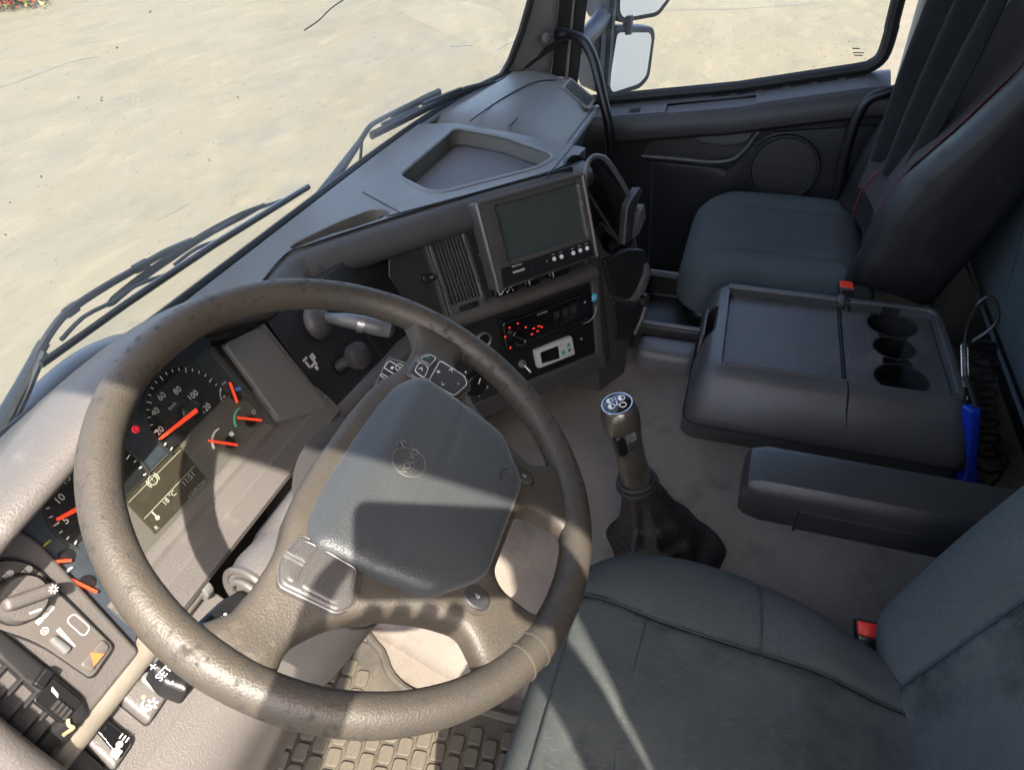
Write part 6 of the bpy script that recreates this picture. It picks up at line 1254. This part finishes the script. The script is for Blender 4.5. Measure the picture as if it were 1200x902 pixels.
g = G(); g.tube(spl([(1.33, -0.5335, -0.2867), (1.33, -0.5363, -0.2383), (1.33, -0.5455, -0.2029), (1.33, -0.5628, -0.1736)], 4), .0022, 6); obj(g, 'red_piping', 'red_thread', ps)
buckle((1.068, -0.5211, -0.3309), (.85, .1, .35), 'buckle', '', ps, .85)
# dark cloth hung over the backrest
TL = V3((1.47, -0.6187, 0.1857)); TR = V3((1.2, -0.6941, 0.2244)); BL = V3((1.45, -0.5857, -0.1769)); BR = V3((1.25, -0.6313, -0.177))
def hang(s, t, ph):
    p = (TL * (1 - s) + TR * s) * (1 - t) + (BL * (1 - s) + BR * s) * t
    f_ = sin(s * 15 + ph + .6 * sin(3 * t)) ; return p + V3((.02, .05, .0)) * (.055 * f_ * (1 - .25 * t)) * 5 * .14 + V3((0, .020 + .018 * f_ * (1 - .2 * t), 0)) + V3((0, 0, -.012 * sin(s * 15 + ph) * t))
g = G(); g.loft([[hang(s, t, .4) for s in np.linspace(0, 1, 90)] for t in np.linspace(0, 1, 24)], ring_closed=False, caps=False)
ct = obj(g, 'hanging_cloth', 'cloth_dark', None, sharp=None); so2 = ct.modifiers.new('solid', 'SOLIDIFY'); so2.thickness = .004
tag(ct, 'dark grey folded cloth hanging over the passenger backrest', 'cloth')

# ================================================================== bunk behind the seats, air gun with coiled hose
g = G(); g.loft([[V3((x, y, z)) for y, z in ((-1.38, -.40), (-.86, -.40), (-.815, -.38), (-.80, -.33), (-.805, -.16), (-.83, -.11), (-.88, -.09), (-1.38, -.09))] for x in (-.42, .2, .9, 1.70)])
bd = root('bunk', 'blue-green upholstered bunk behind the seats', 'bed', (.6, -1.1, -.5)); obj(g, 'mattress', 'bed_fabric', bd, sharp=60)
g = G(); g.box(FZ, -.42, 1.70, -1.38, -.86, -.745, -.40); obj(g, 'bunk_box', 'door_black', bd, bevel=.01)
g = G(); g.tube([(-.42, -.798, -.37), (1.70, -.798, -.37)], .004, 6); obj(g, 'piping', 'bed_fabric', bd)
g = G(); g.tube(spl([(1.02, -.803, -.36), (1.06, -.802, -.26), (1.12, -.806, -.17), (1.20, -.83, -.115)], 5), .0018, 5); obj(g, 'stitch_line', 'seam_thread', bd)

ag = root('air_gun', 'blue plastic air gun tucked behind the storage console', 'air gun', tuple(V3((0.68, -0.7403, -0.4959))))
a0 = V3((0.715, -0.707, -0.339)); a1 = V3((0.695, -0.7289, -0.4365)); a2 = V3((0.68, -0.7403, -0.4959))
fgun = Fr(a0, unit(np.cross(V3((-.75, -.26, .6)), unit(a1 - a0))), unit(a1 - a0)); Lq = float(np.linalg.norm(a2 - a0))
if fgun.N @ V3((-.75, -.26, .6)) < 0: fgun = Fr(a0, -fgun.X, fgun.Y)
g = G(); g.panel(fgun, rpoly([(-.009, 0), (.011, 0), (.011, Lq * .72), (.014, Lq * .8), (.014, Lq), (-.016, Lq), (-.015, Lq * .82), (-.009, Lq * .7)], .004), -.016, .008, .005, step=.006); obj(g, 'handle', 'gun_blue', ag)
g = G(); g.tube([a0 + V3((.002, -.002, .002)), (0.735, -0.6931, -0.3099), (0.745, -0.6843, -0.2974)], .0045, 8); obj(g, 'nozzle', 'rubber_black', ag)
g = G(); g.box(fgun, -.013, -.009, Lq * .25, Lq * .6, -.008, .004); obj(g, 'trigger', 'rubber_black', ag, bevel=.001)
hz_ = root('coiled_hose', 'black coiled air hose beside the blue air gun', 'hose', tuple(V3((0.7, -0.784, -0.4883))))
lead = [(0.755, -0.689, -0.3073), (0.77, -0.684, -0.2883), (0.785, -0.6786, -0.2642), (0.8, -0.6755, -0.2312), (0.81, -0.6816, -0.1977), (0.81, -0.6938, -0.1812), (0.8, -0.706, -0.1897), (0.79, -0.7114, -0.2107), (0.785, -0.7009, -0.2345), (0.78, -0.6838, -0.2547)]
ax0 = V3((0.8, -0.71, -0.2736)); ax1 = V3((0.72, -0.7709, -0.4586)); hel = []
e1 = unit(V3((.25, -.95, -.05))); e2 = unit(V3((.5, .15, .8)))
for k in range(8 * 16):
    s = k / (8 * 16 - 1); t = 2 * pi * k / 16; r = .026 + .006 * sin(k * .37)
    hel.append(ax0 * (1 - s) + ax1 * s + e1 * r * cos(t) + e2 * r * .55 * sin(t))
tail = [(0.71, -0.7872, -0.4886), (0.7, -0.7858, -0.4362), (0.7, -0.774, -0.4094), (0.71, -0.7557, -0.3993)]
g = G(); g.tube(spl(lead, 5) + spl([lead[-1], hel[0]], 3)[1:] + hel + spl([hel[-1], (0.71, -0.7569, -0.4029), (0.7, -0.7814, -0.4233), (0.7, -0.7846, -0.463), (0.7, -0.7791, -0.4896), (0.7, -0.7833, -0.5142)], 5)[1:], .0032, 7); obj(g, 'hose', 'hose_black', hz_)
g = G(); c0, c1 = V3(lead[2]), V3(lead[0]); g.tube([c0 * (1 - s) + c1 * s + .0058 * (cos(60 * s) * V3((.3, -.95, 0)) + sin(60 * s) * V3((.6, .2, .75))) for s in np.linspace(0, 1, 90)], .0011, 5); obj(g, 'kink_spring', 'dull_steel', hz_)
g = G(); g.tube([(0.752, -0.6874, -0.3036), (0.748, -0.6919, -0.3197)], .006, 10); obj(g, 'fitting', 'dull_steel', hz_)
g = G(); g.tube([(0.7, -0.7792, -0.4939), (0.69, -0.7827, -0.5216)], .0085, 8); obj(g, 'brass_fitting', 'bag_beige', hz_)

# ================================================================== person taking the photograph at the open door, and the phone in hand
CAM = V3((-.3983, -.2720, .4402)); cr = V3((.3038, -.9523, -.0282)); cf = V3((.7520, .2577, -.6068)); cu_ = np.cross(cr, cf)
FPH = Fr(CAM - cf * .016, cr, cu_)                                                 # N points back to the person
sph = root('smartphone', 'black smartphone held up at the open driver door', 'phone', tuple(FPH.p(.07, .02, 0)))
g = G(); g.prism(FPH, rrect(-.014, -.020, .152, .058, .010, 4), .001, .009); obj(g, 'case', 'gloss_black', sph, bevel=.0015)
g = G(); g.prism(FPH, rrect(-.010, -.016, .148, .054, .008, 4), .009, .0095); obj(g, 'display', 'screen', sph)
pe = root('person', 'person in a dark shirt standing at the open driver door holding up a phone', 'person', (-.86, -.45, -1.55))
def skin_mesh(name, verts, edges, m, rt, sub=2):
    og = ORG[pe.name]; me = bpy.data.meshes.new(name); me.from_pydata([tuple(V3(v) - og) for v, r in verts], edges, [])
    o = link_mesh(name, me, pe); sk = o.modifiers.new('skin', 'SKIN')
    me.skin_vertices.new() if len(me.skin_vertices) == 0 else None
    for i, (v, r) in enumerate(verts):
        sv_ = me.skin_vertices[0].data[i]; sv_.radius = (r if isinstance(r, tuple) else (r, r)); sv_.use_root = (i == rt)
    q = o.modifiers.new('sub', 'SUBSURF'); q.levels = sub; q.render_levels = sub; me.materials.append(M[m]); sk.use_smooth_shade = True
    return o
Vb = []; Eb = []
def jn(p, r, par=None):
    Vb.append((p, r)); i = len(Vb) - 1
    if par is not None: Eb.append((par, i))
    return i
pelv = jn((-.88, -.45, -.66), (.15, .11)); wst = jn((-.87, -.45, -.45), (.13, .10), pelv); chs = jn((-.85, -.45, -.18), (.16, .115), wst); nk0 = jn((-.83, -.45, .02), (.065, .065), chs)
nk = jn((-.815, -.445, .09), (.055, .055), nk0); hd0 = jn((-.795, -.44, .15), (.07, .08), nk); hd1 = jn((-.79, -.44, .24), (.078, .095), hd0); hd2 = jn((-.80, -.44, .30), (.055, .065), hd1)
ns_ = jn((-.720, -.435, .185), (.012, .012), hd0)
for s_ in (-1, 1):
    hip = jn((-.88, -.45 + s_ * .10, -.76), (.085, .085), pelv); kn2 = jn((-.86, -.45 + s_ * .11, -1.12), (.058, .058), hip); an = jn((-.88, -.45 + s_ * .11, -1.47), (.040, .040), kn2); jn((-.76, -.45 + s_ * .12, -1.52), (.035, .026), an)
def arm(sh, el, wr, hand, fingers, thumb):
    a = jn(sh, (.058, .058), chs); b = jn(el, (.043, .043), a); c = jn(wr, (.028, .028), b); h = jn(hand, (.034, .017), c)
    for f in fingers:
        pr_ = h
        for k, p in enumerate(f): pr_ = jn(p, (.0095 - .0009 * k,) * 2, pr_)
    pr_ = c
    for k, p in enumerate(thumb): pr_ = jn(p, (.011 - .001 * k,) * 2, pr_)
P_ = lambda x, y, h=0: FPH.p(x, y, h)
# right hand wraps the phone's right end, left hand supports its lower left corner
arm((-.81, -.63, -.02), (-.66, -.71, .22), (-.445, -.525, .385), P_(.168, .002, .030), [[P_(.165, .058 - .022 * k, .026), P_(.166, .062 - .022 * k, .002), P_(.158, .058 - .020 * k, -.006), P_(.140, .055 - .020 * k, -.008)] for k in range(4)], [P_(.160, -.030, .026), P_(.140, -.032, .018), P_(.120, -.018, .016)])
arm((-.81, -.27, -.02), (-.67, -.20, .17), (-.475, -.245, .355), P_(-.020, -.050, .030), [[P_(-.006 + .022 * k, -.045, .006), P_(.000 + .022 * k, -.034, -.002), P_(.002 + .022 * k, -.024, -.004)] for k in range(4)], [P_(-.040, -.028, .028), P_(-.030, -.002, .020), P_(-.016, .014, .016)])
skin_mesh('body', Vb, Eb, 'skin', 0, 2)
def wear_(name, ids, grow_, m, rt=0):
    ids = list(ids); mp2 = {i: k for k, i in enumerate(ids)}
    Vv = [(Vb[i][0], tuple(r + grow_ for r in Vb[i][1])) for i in ids]; Ee = [(mp2[a], mp2[b]) for a, b in Eb if a in mp2 and b in mp2]
    return skin_mesh(name, Vv, Ee, m, rt, 2)
arms_ = [i for i, (p, r) in enumerate(Vb) if r in ((.058, .058), (.043, .043))]
wear_('shirt', [pelv, wst, chs, nk0] + arms_, .012, 'shirt')
legs_ = [i for i, (p, r) in enumerate(Vb) if r in ((.085, .085), (.058, .058)) and p[2] < -.5 or r == (.040, .040)]
wear_('trousers', [pelv] + legs_, .014, 'trousers')
g = G(); g.loft([[V3((-.80 - .012, -.44, z)) + V3((r * cos(t) - .006, r * 1.05 * sin(t), 0)) for t in np.linspace(0, 2 * pi, 25)[:-1]] for z, r in ((.20, .085), (.25, .098), (.30, .092), (.335, .065), (.35, .02))]); obj(g, 'hair', 'hair', pe, sharp=None)
for s_ in (-1, 1):
    g = G(); g.panel(Fr((-.82, -.45 + s_ * .115, -1.55), (1, 0, 0), (0, 1, 0)), rrect(-.11, -.045, .15, .045, .04), 0, .075, .03, step=.02); obj(g, 'shoe', 'rubber_black', pe)
shell('cab_step', G().box(FZ, -1.05, -.52, -.72, .10, -1.60, -1.552), 'charcoal')
